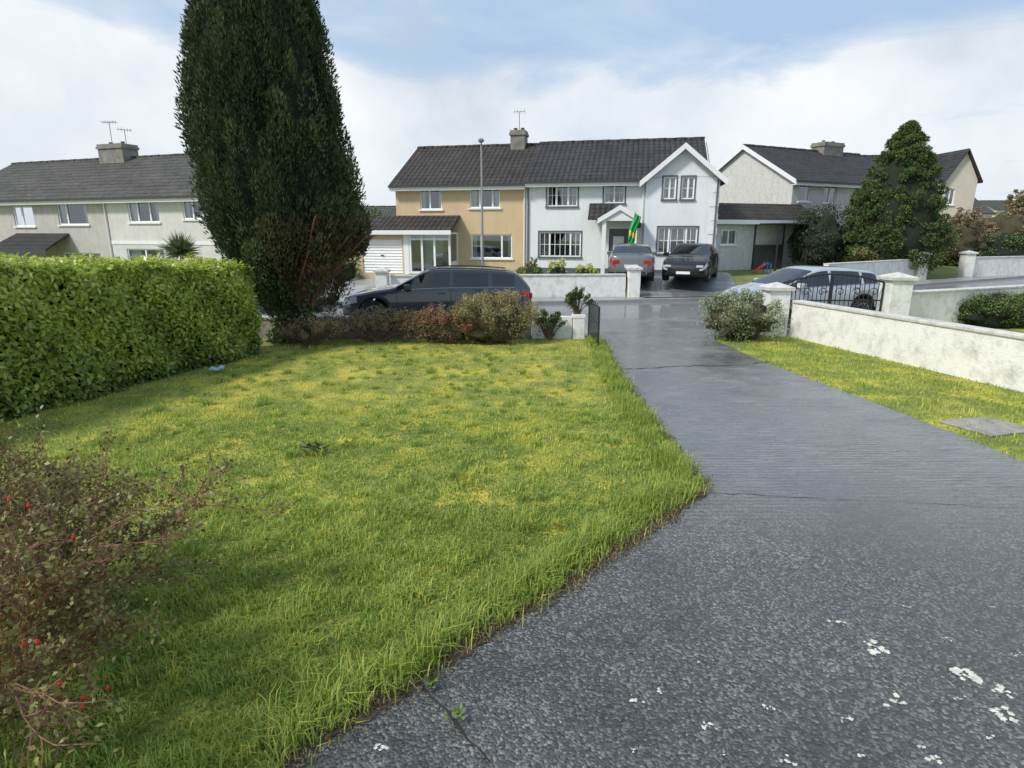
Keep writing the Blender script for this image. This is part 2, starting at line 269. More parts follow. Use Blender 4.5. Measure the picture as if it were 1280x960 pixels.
def drivem():
    m,nt,b,o=new('driveway_tarmac'); tc=nd(nt,'TexCoord'); O=tc.outputs['Object']; sp=nd(nt,'SeparateXYZ',{0:O})
    vo=nd(nt,'TexVoronoi',{'Vector':O,'Scale':66.}); na=nd(nt,'TexNoise',{'Vector':O,'Scale':24.,'Detail':9.,'Roughness':.8}); nb=nd(nt,'TexNoise',{'Vector':O,'Scale':.75,'Detail':10.,'Roughness':.7})
    mpg=nd(nt,'Mapping',{'Vector':O,'Scale':(.45,9.,1.),'Rotation':(0,0,.06)}); nc=nd(nt,'TexNoise',{'Vector':mpg.outputs[0],'Scale':4.5,'Detail':9.,'Roughness':.8,'Distortion':.3})
    wv=nd(nt,'TexWave',{'Vector':O,'Scale':4.2,'Distortion':6.,'Detail':4.,'Detail Scale':1.6,'Detail Roughness':.7},wave_type='BANDS',bands_direction='Y')
    nj=nd(nt,'TexNoise',{'Vector':O,'Scale':1.5,'Detail':5.}); yj=nd(nt,'Math',{0:sp.outputs['Y'],1:nj.outputs['Fac']},operation='ADD')
    far_=nd(nt,'MapRange',{'Value':yj.outputs[0],1:4.6,2:6.4}) 
    cn=ramp(nt,vo.outputs['Color'],[(.1,(.06,.06,.06)),(.6,(.14,.14,.14)),(.95,(.36,.36,.35))])
    cf=ramp(nt,nc.outputs['Fac'],[(.34,(.14,.142,.148)),(.5,(.26,.262,.268)),(.66,(.44,.442,.45))])
    wc=ramp(nt,wv.outputs['Fac'],[(.1,(.72,.72,.73)),(.6,(1.05,1.05,1.05))]); cfw=nd(nt,'MixRGB',{'Fac':1.,'Color1':cf,'Color2':wc},blend_type='MULTIPLY')
    c=nd(nt,'MixRGB',{'Fac':far_.outputs[0],'Color1':cn,'Color2':cfw.outputs[0]})
    wt=ramp(nt,nb.outputs['Fac'],[(.38,(.5,.5,.51)),(.5,(.85,.85,.85)),(.64,(1.15,1.15,1.13))]); c2=nd(nt,'MixRGB',{'Fac':1.,'Color1':c.outputs[0],'Color2':wt},blend_type='MULTIPLY')
    nt.links.new(c2.outputs[0],b.inputs['Base Color'])
    rr=nd(nt,'MapRange',{'Value':nb.outputs['Fac'],1:.38,2:.62,3:.2,4:.55}); nt.links.new(rr.outputs[0],b.inputs['Roughness'])
    vm=nd(nt,'Math',{0:vo.outputs['Distance'],1:-1.},operation='MULTIPLY'); h1=nd(nt,'Math',{0:vm.outputs[0],1:na.outputs['Fac']},operation='ADD')
    hf0=nd(nt,'Math',{0:nc.outputs['Fac'],1:h1.outputs[0]},operation='ADD'); wv2=nd(nt,'Math',{0:wv.outputs['Fac'],1:.5},operation='MULTIPLY'); hf=nd(nt,'Math',{0:hf0.outputs[0],1:wv2.outputs[0]},operation='ADD')
    hm=nd(nt,'Mix',{0:far_.outputs[0],2:h1.outputs[0],3:hf.outputs[0]}) 
    bp=nd(nt,'Bump',{'Height':hm.outputs[0],'Strength':1.,'Distance':.018}); nt.links.new(bp.outputs[0],b.inputs['Normal'])
    cw=nd(nt,'MapRange',{'Value':nb.outputs['Fac'],1:.6,2:.42,3:.1,4:1.}); cw2=nd(nt,'MapRange',{'Value':sp.outputs['Y'],1:3.,2:6.5,3:.3,4:1.}); cwm=nd(nt,'Math',{0:cw.outputs[0],1:cw2.outputs[0]},operation='MULTIPLY')
    nt.links.new(cwm.outputs[0],b.inputs['Coat Weight']); b.inputs['Coat Roughness'].default_value=.11; b.inputs['Coat IOR'].default_value=1.75
    bp2=nd(nt,'Bump',{'Height':hf.outputs[0],'Strength':.16,'Distance':.01}); nt.links.new(bp2.outputs[0],b.inputs['Coat Normal']); return m
DRV=drivem(); flat('driveway',DL+[(-1.0,1.6),(-1.2,.2),(-1.2,-3),(7,-3),(6.1,3.6)]+DR[::-1],.006,DRV)
ROAD=pm('wet_road_tarmac',(.19,.195,.2),.35,.25,1.2,.5,60,spec=.5,coat=.35)
near=[(-60,15.1),(-5,15.1),(1,15.1),(7,15.3),(16.5,19),(31,27.5),(63,46)]
drape('road',far,near,.0,ROAD,8,6)
drape('pavement',[(p[0]-.3*(i>3),p[1]+1.2) for i,p in enumerate(far)],far,.1,CONC,8,2,.14)
flat('footpath',[(-30,15.1),(-5,15.1),(1,15.1),(7,15.3),(9.6,15.9),(9.6,14.75),(6,14.15),(2.1,14.15),(-30,14.15)],.003,CONC)
drape('neighbour_driveway',[(4.75,21.6),(4.6,29.5)],[(8.6,22.2),(10.2,28.9)],.125,ROAD,16,6)
drape('garage_driveway',[(-8.2,21.4),(-8.0,33)],[(-4.75,21.4),(-5.2,33)],.03,CONC,16,4)
# soil edge
m=MB(); pts=[]
for a,b in zip(DL[1:-1],DL[2:]):
    k=max(2,int(math.dist(a,b)/.08))
    for i in range(k): pts.append((a[0]+(b[0]-a[0])*i/k,a[1]+(b[1]-a[1])*i/k))
row=[]
for i in range(1,len(pts)-1):
    d=Vector(pts[i+1])-Vector(pts[i-1]); d.normalize(); n_=Vector((d.y,-d.x)); p=Vector(pts[i]); a=p-n_*(.03+.07*random.random()); b=p+n_*(.1+.04*random.random()); row.append((a,b))
for (a,b),(c,d) in zip(row[:-1],row[1:]): m.poly([(*a,.0105),(*c,.0105),(*d,.0105),(*b,.0105)])
struct(m.build('soil_edge',SOIL,merge=True))
# joints, lichen
JM=pm('joint_dark',(.025,.025,.022),.9,.3)
def strip(name,pts,wd,z):
    m=MB(); P=[gp(*p) for p in pts]; Q=[]
    for a,b in zip(P[:-1],P[1:]):
        k=max(2,int((b-a).length/.1))
        for i in range(k): Q.append(a.lerp(b,i/k)+Vector((random.gauss(0,wd*.35),random.gauss(0,wd*1.1),0)))
    Q.append(P[-1]); ww=[wd*random.uniform(.2,1.3) for _ in Q]
    for i in range(len(Q)-1):
        a,b=Q[i],Q[i+1]; d=(b-a).normalized(); n=Vector((-d.y,d.x,0))/2; m.poly([(a+n*ww[i]).xy[:]+(z,),(a-n*ww[i]).xy[:]+(z,),(b-n*ww[i+1]).xy[:]+(z,),(b+n*ww[i+1]).xy[:]+(z,)])
    struct(m.build(name,JM,merge=True))
strip('driveway_joint',[(872,616),(930,619),(1010,624),(1100,627),(1200,633),(1290,637)],.009,.0115); strip('driveway_joint',[(768,463),(850,458),(930,457),(962,452)],.03,.01)
strip('driveway_crack',[(522,852),(560,890),(585,925),(612,955)],.014,.012)
m=MB(); LI=pm('white_lichen',(.6,.6,.52),.9,.3,20)
def lich(px,py,r):
    c=gp(px,py)
    for q in range(1+int(r*200)):
        cx=c.x+random.gauss(0,r*.75); cy=c.y+random.gauss(0,r*.5); rr=r*random.uniform(.1,.42); s=random.random()*9
        m.poly([(cx+rr*(1+1.2*noise.noise(Vector((math.cos(t)*2.5,math.sin(t)*2.5,s))))*math.cos(t),cy+rr*(1+1.2*noise.noise(Vector((math.cos(t)*2.5,math.sin(t)*2.5,s+5))))*math.sin(t),.0105+.0006*random.random()) for t in [k*PI/9 for k in range(18)]])
for p in [(1092,813,.05),(1203,842,.055),(1218,852,.05),(1252,866,.04),(1258,896,.045),(1117,878,.035),(795,878,.03),(825,865,.025),(886,910,.03),(1047,780,.03),(1195,873,.02),(960,886,.02),(980,952,.03),(875,830,.015),(1075,945,.02),(1060,902,.025),(480,935,.03),(790,940,.015),(1130,760,.015),(1010,845,.012),(700,905,.01),(1240,760,.015),(1180,800,.016),(1235,925,.02),(1150,935,.02),(1270,820,.02),(1170,950,.03),(905,945,.015),(1220,790,.012)]: lich(*p)
for k in range(300): lich(random.uniform(560,1280),random.uniform(640,960),random.uniform(.002,.007))
tag(m.build('lichen',LI),'white lichen blotches on the near tarmac driveway','lichen',kind='stuff')
# grass
def inpoly(P,poly):
    x,y=P[:,0],P[:,1]; ins=np.zeros(len(P),bool); n=len(poly)
    for i in range(n):
        x1,y1=poly[i]; x2,y2=poly[(i+1)%n]; c=((y1>y)!=(y2>y)); 
        with np.errstate(all='ignore'): c&=x<(x2-x1)*(y-y1)/(y2-y1+1e-12)+x1
        ins^=c
    return ins
def lf(P,s=1.):
    x,y=P[:,0]*s,P[:,1]*s; return (np.sin(x*1.7+y*.9)+np.sin(-x*.8+y*2.1+1)+np.sin(x*3.3-y*2.7+2)+.7*np.sin(x*5.1+y*6.3)+.6*np.sin(x*9.7-y*8.9+.5))/4.3
def fbm(P,s,seed=0):
    return np.array([noise.fractal(Vector((x*s,y*s,seed)),.8,2.2,4) for x,y in P])
def blades(V,Lo,LT,R,P,h,wd,r):
    n=len(P); a=rng.uniform(0,2*PI,n); d=np.stack([np.cos(a),np.sin(a),0*a],1); b=np.stack([-np.sin(a),np.cos(a),0*a],1); P3=np.concatenate([P,np.zeros((n,1))],1)
    h=h[:,None]; lean=rng.uniform(.15,1.2,(n,1)); up=np.array([[0,0,1.]]); wd=wd[:,None] if hasattr(wd,'shape') else wd
    mid=P3+up*h*.6+d*h*lean*.25; tip=P3+up*h*(1.05-.4*lean)+d*h*lean*.85
    V.append(np.stack([P3-b*wd/2,P3+b*wd/2,mid+b*wd*.4,mid-b*wd*.4,tip],1).reshape(-1,3)); 
    base=np.arange(n)[:,None]*5+sum(len(v) for v in V[:-1]); Lo.append((base+np.array([[0,1,2,3,3,2,4]])).ravel()); LT.append(np.tile([4,3],n)); R.append(np.repeat(r,2))
def grass(name,poly,passes,label,mat=GR,yel=True,tufts=0):
    V,Lo,LT,R=[],[],[],[]
    for (x0,x1,y0,y1,n,h,wd) in passes:
        P=np.stack([rng.uniform(x0,x1,n),rng.uniform(y0,y1,n)],1); P=P[inpoly(P,poly)]
        f1=fbm(P,1.1,3); f2=fbm(P,3.3,8); ym=np.exp(-((P[:,0]+2.)/4.2)**2-((P[:,1]-11.)/2.9)**2)*np.clip(.75+1.3*f1,0,1.4) if yel else .1*(f1>.1)
        ym=ym+.25*np.clip(f1-.25,0,1); ym=np.clip(ym,0,1); keep=rng.random(len(P))>.6*ym; P,f1,f2,ym=P[keep],f1[keep],f2[keep],ym[keep]
        hh=h*rng.uniform(.4,1.2,len(P))*np.clip(1+1.2*f2+.5*f1,.35,2.4)*(1-.55*ym)
        r=.2+.3*rng.random(len(P))+.24*f1+.24*f2+.75*ym; r=np.where(rng.random(len(P))<.07,.95,r); blades(V,Lo,LT,R,P,hh,wd,np.clip(r,0,1))
    if tufts:
        c=np.stack([rng.uniform(-5,2.2,tufts),1.5+11*rng.random(tufts)**1.6],1); c=c[inpoly(c,poly)]; P=np.repeat(c,45,0)+rng.normal(0,.035,(len(c)*45,2)); hh=np.repeat(rng.uniform(.05,.13,len(c)),45)*rng.uniform(.5,1.1,len(P))
        r=np.repeat(rng.uniform(.15,.7,len(c)),45)+.2*rng.random(len(P)); blades(V,Lo,LT,R,P,hh,.007,np.clip(r,0,1))
    tag(npmesh(name,np.concatenate(V),np.concatenate(LT),np.concatenate(Lo),mat,None,np.concatenate(R)),label,'grass',kind='stuff')
grass('lawn_grass',lawn,[(-7,2.3,1.,14,85000,.04,.012),(-5,2.3,1.5,8,85000,.045,.008),(-3,1.5,1.5,5,80000,.06,.006)],'short green and yellow mossy grass of the front lawn',tufts=850)
grass('verge_grass',verge,[(4,9,5,14.3,30000,.05,.011)],'short grass strip between driveway and white boundary wall',yel=False)
grass('neighbour_grass',[(7.1,14),(8.4,9.1),(14,9),(16,15),(9.5,14.4)],[(7,16,8,15.5,12000,.06,.02)],'neighbouring lawn grass beyond the white boundary wall',yel=False)
E=DL[1:]; V,Lo,LT,R=[],[],[],[]; V2,Lo2,LT2,R2=[],[],[],[]
for (a,b) in zip(E[:-1],E[1:]):
    a=np.array(a);b=np.array(b);Ln=np.linalg.norm(b-a); n=int(Ln*1700); d=(b-a)/Ln; no=np.array([d[1],-d[0]])  
    t=rng.random((n,1)); P=a+(b-a)*t; P=P-no*(rng.normal(-.01,.06,(n,1))+.06*lf(P,5.)[:,None]); blades(V,Lo,LT,R,P,rng.uniform(.01,.05,n),.008,rng.random(n))
    n=int(Ln*1500); t=rng.random((n,1)); P=a+(b-a)*t; lo=lf(P,3.); P=P+no*(rng.normal(.14,.08,(n,1))+.08*lo[:,None]); blades(V2,Lo2,LT2,R2,P,rng.uniform(.04,.2,n)*(1+.8*lf(P,4)),.007,.15+.6*rng.random(n))
tag(npmesh('dead_grass',np.concatenate(V),np.concatenate(LT),np.concatenate(Lo),DEAD,None,np.concatenate(R)),'brown dead grass and debris along the driveway edge','dead grass',kind='stuff')
tag(npmesh('edge_grass',np.concatenate(V2),np.concatenate(LT2),np.concatenate(Lo2),GR,None,np.concatenate(R2)),'longer ragged grass fringe overhanging the driveway edge','grass',kind='stuff')
# ---------------- hedge
R=empty('hedge',(-6,9,0),0,'tall clipped laurel type hedge along the left side of the lawn','hedge')
HP=np.array([(-8.2,3.6),(-6.65,7.4),(-5.15,11.9)])-np.array([-6,9]); HT=[2.12,1.99,1.72]
def hp(t): return np.stack([np.interp(t,[0,1,2],HP[:,0]),np.interp(t,[0,1,2],HP[:,1])],-1),np.interp(t,[0,1,2],HT)
nv=np.array([-.94,.34]); n=32000; t=2*rng.random(n); P2,ht=hp(t); q=rng.random(n)**.9
off=.07*np.sin(t*9)+.05*np.sin(t*23+q*7)+.04*np.sin(t*41-q*19)+rng.normal(0,.035,n)+.12*np.clip((q-.85)*7,0,1)+.08*np.clip((.15-q)*7,0,1); off=np.clip(off,-.2,.18)
Pf=np.concatenate([P2+nv*off[:,None],(q*ht)[:,None]],1); Nf=np.tile([.94,-.34,.35],(n,1))
n2=16000; t2=2*rng.random(n2); P2,ht=hp(t2); wq=rng.random(n2); Pt=np.concatenate([P2+nv*(wq*1.3)[:,None],(ht+rng.normal(0,.045,n2)+.05*np.sin(t2*13+wq*5)+.03*np.sin(t2*37))[:,None]],1); Nt=np.tile([0,0,1.],(n2,1))
n3=6000; wq=rng.random(n3); q3=rng.random(n3); P2,ht=hp(np.full(n3,2.)); Pe=np.concatenate([P2+nv*(wq*1.3)[:,None]+np.array([.34,.94])*rng.normal(.03,.04,(n3,1)),(q3*ht)[:,None]],1); Ne=np.tile([.34,.94,0.],(n3,1))
P=np.concatenate([Pf,Pt,Pe]); N=np.concatenate([Nf,Nt,Ne]); N=nrm(N+.6*rnd(len(N))); A=np.cross(N,rnd(len(N)))
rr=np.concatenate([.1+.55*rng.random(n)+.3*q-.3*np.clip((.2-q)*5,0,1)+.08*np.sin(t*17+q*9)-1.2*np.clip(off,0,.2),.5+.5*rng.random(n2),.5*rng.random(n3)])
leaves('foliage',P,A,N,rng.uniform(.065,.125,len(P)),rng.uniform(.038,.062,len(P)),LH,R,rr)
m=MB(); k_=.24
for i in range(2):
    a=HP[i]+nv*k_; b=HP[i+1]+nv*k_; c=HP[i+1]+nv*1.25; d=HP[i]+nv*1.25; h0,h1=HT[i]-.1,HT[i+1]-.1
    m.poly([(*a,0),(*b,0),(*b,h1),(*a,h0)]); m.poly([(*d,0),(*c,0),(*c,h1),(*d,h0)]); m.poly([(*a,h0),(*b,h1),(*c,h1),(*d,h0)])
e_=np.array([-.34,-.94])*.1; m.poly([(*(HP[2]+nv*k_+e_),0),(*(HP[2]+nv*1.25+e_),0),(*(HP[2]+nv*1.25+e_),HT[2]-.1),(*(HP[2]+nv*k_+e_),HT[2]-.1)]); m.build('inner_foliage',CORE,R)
# ---------------- cypress
CY=13.5; base=gp(375,425); R=empty('cypress_tree',(base.x,CY,0),0,'very tall dark columnar cypress with ivy covered trunk on the lawn','tree')
pr=[(-150,318,335),(-110,300,352),(-60,276,370),(0,248,393),(50,236,407),(100,232,419),(150,234,432),(200,243,444),(250,254,457),(285,262,467),(310,276,464),(335,300,450),(360,322,436),(392,340,415)]
Z=[];X=[];RR=[]
for py,l,r in pr: a=at(l,py,CY);b=at(r,py,CY); Z.append(a.z);X.append((a.x+b.x)/2-base.x);RR.append((b.x-a.x)/2)
Z=Z[::-1];X=X[::-1];RR=RR[::-1]
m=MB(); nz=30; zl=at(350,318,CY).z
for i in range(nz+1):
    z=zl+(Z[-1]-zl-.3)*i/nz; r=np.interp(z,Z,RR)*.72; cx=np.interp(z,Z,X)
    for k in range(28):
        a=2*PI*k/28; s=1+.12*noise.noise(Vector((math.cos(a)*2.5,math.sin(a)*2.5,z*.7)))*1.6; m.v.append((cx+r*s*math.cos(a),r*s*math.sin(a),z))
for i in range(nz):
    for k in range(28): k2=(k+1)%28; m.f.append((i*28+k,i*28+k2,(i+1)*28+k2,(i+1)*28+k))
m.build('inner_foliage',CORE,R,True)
np_=900; per=180; zb=rng.uniform(zl-.2,Z[-1]-.9,np_); zb=np.concatenate([zb[:680],rng.uniform(Z[0]-.1,zl+.3,220)]); ang=rng.uniform(0,2*PI,np_); ln=rng.uniform(.45,1.3,np_); ln[680:]*=.75; pr_=rng.uniform(.09,.24,np_)
kp=~((zb<zl-.1)&(np.cos(ang)>.25)&(rng.random(np_)<.8)); zb,ang,ln,pr_=zb[kp],ang[kp],ln[kp],pr_[kp]; np_=len(zb)
idx=np.repeat(np.arange(np_),per); u=rng.random(len(idx)); z=zb[idx]+u*ln[idx]*.95; rad=np.interp(z,Z,RR); cx=np.interp(z,Z,X); rad=np.where(z>Z[-1],.05,rad)
kk=.79+.04*np.sin(ang*7+2.5*np.sin(zb*1.7))+rng.normal(0,.045,np_); k=kk[idx]+.05*u; off=nrm(rnd(len(idx)))*(pr_[idx]*(1-u**2)**.5*1.1)[:,None]
P=np.stack([cx+rad*k*np.cos(ang[idx]),rad*k*np.sin(ang[idx]),z],1)+off; A=off/.22+np.stack([.35*np.cos(ang[idx]),.35*np.sin(ang[idx]),1.3+0*z],1)+.35*rnd(len(idx))
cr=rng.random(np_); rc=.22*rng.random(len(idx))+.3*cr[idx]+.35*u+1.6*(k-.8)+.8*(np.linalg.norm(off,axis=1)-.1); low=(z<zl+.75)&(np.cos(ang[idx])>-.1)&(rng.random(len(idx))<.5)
Nn=rnd(len(idx)); LL=rng.uniform(.06,.12,len(idx)); WW=rng.uniform(.02,.042,len(idx)); q=~low
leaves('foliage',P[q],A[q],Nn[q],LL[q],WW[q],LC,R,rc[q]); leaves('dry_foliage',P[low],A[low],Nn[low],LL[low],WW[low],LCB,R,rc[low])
m=MB(); m.tube([(0,0,-.05),(.03,0,.6),(0,0,1.4),(.05,0,3)],[.42,.33,.3,.22],10); m.build('trunk',BARK,R,True)
for i in range(56):
    a=random.uniform(-1.9,1.0) if i%3 else random.uniform(0,2*PI); q=random.uniform(.5,.98); zt=random.uniform(1.8,3.4); rt=np.interp(zt,Z,RR)*q; m=MB(); b0=random.uniform(.3,1.)
    m.tube([(.15*math.cos(a),.15*math.sin(a),b0),(.4*rt*math.cos(a),.4*rt*math.sin(a),b0+.45*(zt-b0)),(.22+rt*math.cos(a),rt*math.sin(a),zt)],[.05,.035,.012],5); m.build('branch',RBARK,R)
cl=[(.5+random.uniform(-.3,.6),random.uniform(-1.,.4),random.uniform(.9,2.2),.2,.2,.4) for i in range(22)]; foliage('twiggy_foliage',R,LCB,cl,120,.07,.02,.2,.8,False)
cl=[(random.uniform(-.4,.35),random.uniform(-.4,.1),random.uniform(0,1.9),.24,.22,.3) for i in range(32)]; foliage('ivy',R,LIV,cl,180,.08,.07,.5)
# ---------------- houses
class Pl:
    def __init__(s,a,b,bz): s.O=Vector((a[0],a[1])); d=(Vector((b[0],b[1]))-s.O); s.L=d.length; s.D=d.normalized(); s.N=Vector((-s.D.y,s.D.x)); s.bz=bz; s.rz=math.atan2(s.D.y,s.D.x)
    def m(s,px,py,off=0.):
        r=ray(px,py); rv=Vector((r[0],r[1])); t=(off+s.O.dot(s.N))/rv.dot(s.N); P=rv*t
        return (P-s.O).dot(s.D), H+r[2]*t-s.bz
    def rect(s,x0,y0,x1,y1,off=0.): xm=(x0+x1)/2; ym=(y0+y1)/2; return (s.m(x0,ym,off)[0],s.m(xm,y1,off)[1],s.m(x1,ym,off)[0],s.m(xm,y0,off)[1])
def wallgrid(m,s0,s1,z0,z1,y,holes,dep=.13):
    xs=sorted({s0,s1}|{h[i] for h in holes for i in (0,2)}); zs=sorted({z0,z1}|{h[i] for h in holes for i in (1,3)})
    for a,b in zip(xs[:-1],xs[1:]):
        for c,d in zip(zs[:-1],zs[1:]):
            mx,mz=(a+b)/2,(c+d)/2
            if a<s0-1e-6 or b>s1+1e-6 or any(h[0]<mx<h[2] and h[1]<mz<h[3] for h in holes): continue
            m.poly([(a,y,c),(b,y,c),(b,y,d),(a,y,d)])
    for h in holes:
        a,c,b,d=h; e=y+dep
        m.poly([(a,y,c),(a,e,c),(a,e,d),(a,y,d)]); m.poly([(b,y,c),(b,y,d),(b,e,d),(b,e,c)]); m.poly([(a,y,c),(b,y,c),(b,e,c),(a,e,c)]); m.poly([(a,y,d),(a,e,d),(b,e,d),(b,y,d)])
def window(R,h,y=0.,muls=(.5,),tr=(),bars=0,sur=None,curt=.2,fr=UPVC,sill=True):
    s0,z0,s1,z1=h; t=.06; a=y+.05; b=y+.11; m=MB(); m.box(s0,a,z0,s1,b,z0+t).box(s0,a,z1-t,s1,b,z1).box(s0,a,z0+t,s0+t,b,z1-t).box(s1-t,a,z0+t,s1,b,z1-t)
    for f in muls: x=s0+(s1-s0)*f; m.box(x-.04,a-.006,z0+t,x+.04,b-.004,z1-t)
    if bars:
        for i in range(1,bars): x=s0+(s1-s0)*i/bars; m.box(x-.012,a+.012,z0+t,x+.012,b-.012,z1-t)
        m.box(s0+t,a+.014,(z0+z1)/2-.012,s1-t,b-.014,(z0+z1)/2+.012)
    w_=m.build('window',fr,R); MB().poly([(s0,y+.085,z0),(s1,y+.085,z0),(s1,y+.085,z1),(s0,y+.085,z1)]).build('pane',PANE,w_)
    if sill: MB().box(s0-.08,y-.07,z0-.07,s1+.08,y+.048,z0+.002).build('sill',DKTR if sur else WHITE,w_)
    if curt:
        for (p,q) in ((s0,s0+(s1-s0)*curt),(s1-(s1-s0)*curt,s1)):
            m=MB(); k=8
            for i in range(k): x=p+(q-p)*i/k; x2=p+(q-p)*(i+1)/k; m.poly([(x,y+.2+.03*(i%2),z0),(x2,y+.2+.03*((i+1)%2),z0),(x2,y+.2+.03*((i+1)%2),z1),(x,y+.2+.03*(i%2),z1)])
            m.build('curtain',CURT,w_,merge=True)
    if sur:
        e=.065; MB().box(s0-e,y-.02,z0-.0,s0,y+.02,z1).box(s1,y-.02,z0,s1+e,y+.02,z1).box(s0-e,y-.02,z1,s1+e,y+.02,z1+e).build('surround',sur,w_)
    return w_
def shell(R,W,D,he,hr,holes,mat,s0=0.,y0=0.,gl=True,gr=True,z0=-.4):
    m=MB(); s1=s0+W; wallgrid(m,s0,s1,z0,he,y0,holes); m.poly([(s0,y0+D,z0),(s1,y0+D,z0),(s1,y0+D,he),(s0,y0+D,he)])
    for x in (s0,s1): m.poly([(x,y0,z0),(x,y0+D,z0),(x,y0+D,he),(x,y0+D/2,hr),(x,y0,he)])
    m.build('wall',mat,R)
def roof(R,W,D,he,hr,mat,s0=0.,y0=0.,ol=.2,orr=.2,ov=.35,fasc=FASC,barge=None,gut=GUT):
    sl=(hr-he)/(D/2); x0=s0-ol; x1=s0+W+orr; yf=y0-ov; ze=he-ov*sl; yb=y0+D+ov; m=MB(); up=(0,0,.12)
    m.slab([(x0,yf,ze),(x1,yf,ze),(x1,y0+D/2,hr),(x0,y0+D/2,hr)],up); m.slab([(x0,yb,ze),(x0,y0+D/2,hr),(x1,y0+D/2,hr),(x1,yb,ze)],up); r=m.build('roof',mat,R)
    m=MB(); n=max(2,int((x1-x0)/.45))
    for i in range(n): a=x0+(x1-x0)*i/n; m.tube([(a,y0+D/2,hr+.09+.01*(i%2)),(a+(x1-x0)/n+.01,y0+D/2,hr+.09+.01*(i%2))],.1,8)
    m.build('ridge_tiles',mat,r,True)
    MB().box(x0,yf-.02,ze-.16,x1,yf+.03,ze+.03).build('fascia',fasc,r); MB().box(x0,yf-.12,ze+.0,x1,yf-.022,ze+.09).build('gutter',gut,r)
    MB().box(x0,yf+.032,ze-.15,x1,y0-.002,ze-.11).build('soffit',fasc,r)
    if barge:
        for x in barge:
            m=MB(); e=.03; m.slab([(x,yf,ze-.12),(x,y0+D/2,hr-.12),(x,y0+D/2,hr+.14),(x,yf,ze+.14)],(e,0,0)).slab([(x,yb,ze-.12),(x,y0+D/2,hr-.12),(x,y0+D/2,hr+.14),(x,yb,ze+.14)],(e,0,0)); m.build('bargeboard',fasc,r)
    return r
def chimney(R,s0,s1,y0,y1,z0,z1,mat,pots=2):
    m=MB(); m.box(s0,y0,z0,s1,y1,z1-.25).box(s0-.06,y0-.06,z1-.25,s1+.06,y1+.06,z1-.12).box(s0-.02,y0-.02,z1-.12,s1+.02,y1+.02,z1); c=m.build('chimney',mat,R)
    for i in range(pots): x=s0+(s1-s0)*(i+.5)/pots; MB().lathe([(.1,z1),(.09,z1+.1),(.11,z1+.12),(.11,z1+.15),(.07,z1+.15)],(x,(y0+y1)/2,0),n=10).build('chimney_pot',BRK,c)
    return c
def antenna(loc,h,label,n=5,rz=0.,w_=.5):
    m=MB(); R=empty('tv_antenna',loc,rz,label,'antenna'); m.tube([(0,0,-.3),(0,0,h)],.018,5); m.build('mast',CHR,R); m=MB(); m.tube([(-w_,0,h),(w_,0,h+.02)],.012,4)
    for i in range(n): x=-w_*.9+1.8*w_*i/(n-1); m.tube([(x,-.22,h+.01),(x,.22,h+.01)],.008,4); m.tube([(x,0,h-.1),(x,0,h+.12)],.008,4)
    m.build('aerial',CHR,R)
def pipe(R,s,y,z0,z1,mat=WHITE): MB().tube([(s,y,z0),(s,y,z1)],.035,8).build('downpipe',mat,R)
# yellow + white semi
A0=at(497,300,31.6); A1=at(897,300,28.4); P=Pl(A0,A1,.4)
R=empty('ochre_house',(P.O.x,P.O.y,P.bz),P.rz,'sandy ochre rendered semi-detached house with brown tiled roof and glazed porch','house')
Wy=P.m(657,300)[0]; he=P.m(577,229)[1]; hr=P.m(577,186,4)[1]
wins=[P.rect(525,234,552,262),P.rect(587,232,625,260),P.rect(589,293,640,323)]
shell(R,Wy,8,he,hr,wins,OCHRE); rf=roof(R,Wy,8,he,hr,T_BRN,orr=-.004,barge=[-.23])
window(R,wins[0],muls=(.45,)); window(R,wins[1],muls=(.33,.75)); window(R,wins[2],muls=(.25,.75),curt=.12)
MB().box(.0,-.03,-.4,Wy,-.002,.25).build('plinth',OCHRE,R)
s0,_=P.m(639,190,3.6); s1,_=P.m(657,190,3.6); ct=P.m(649,163,3.6)[1]; chimney(R,s0,s1-.02,3.4,4.3,hr-.9,ct,CHIM,2)
aw=P.O+P.D*((s0+s1)/2)+P.N*3.85; antenna((aw.x,aw.y,P.bz+ct+.05),.9,'tv antenna above the chimney between ochre and white houses',4,w_=.3)
pipe(R,Wy-.06,-.06,0,he-.2)
# garage & porch
gy=-1.3; ga=P.m(449,330,gy)[0]; gb=P.m(507,330,gy)[0]; gz=P.m(480,290,gy)[1]; gd=P.rect(453,299,503,348,gy); gd=(gd[0],0.,gd[2],gd[3])
m=MB(); wallgrid(m,ga,gb,-.4,gz,gy,[gd]); m.poly([(ga,gy,-.4),(ga,4,-.4),(ga,4,gz),(ga,gy,gz)]); m.poly([(gb,gy,-.4),(gb,0,-.4),(gb,0,gz),(gb,gy,gz)]); m.build('garage_wall',OCHRE,R)
m=MB(); n=12
for i in range(n): z=gd[1]+(gd[3]-gd[1])*i/n; z2=gd[1]+(gd[3]-gd[1])*(i+1)/n; m.slab([(gd[0],gy+.05,z+.02),(gd[2],gy+.05,z+.02),(gd[2],gy+.075,z2-.02),(gd[0],gy+.075,z2-.02)],(0,.04,0))
m.box(gd[0],gy+.1,gd[1],gd[2],gy+.12,gd[3]); d_=m.build('garage_door',UPVC,R); MB().box((gd[0]+gd[2])/2-.08,gy+.02,.85,(gd[0]+gd[2])/2+.08,gy+.052,.9).build('handle',BLK,d_)
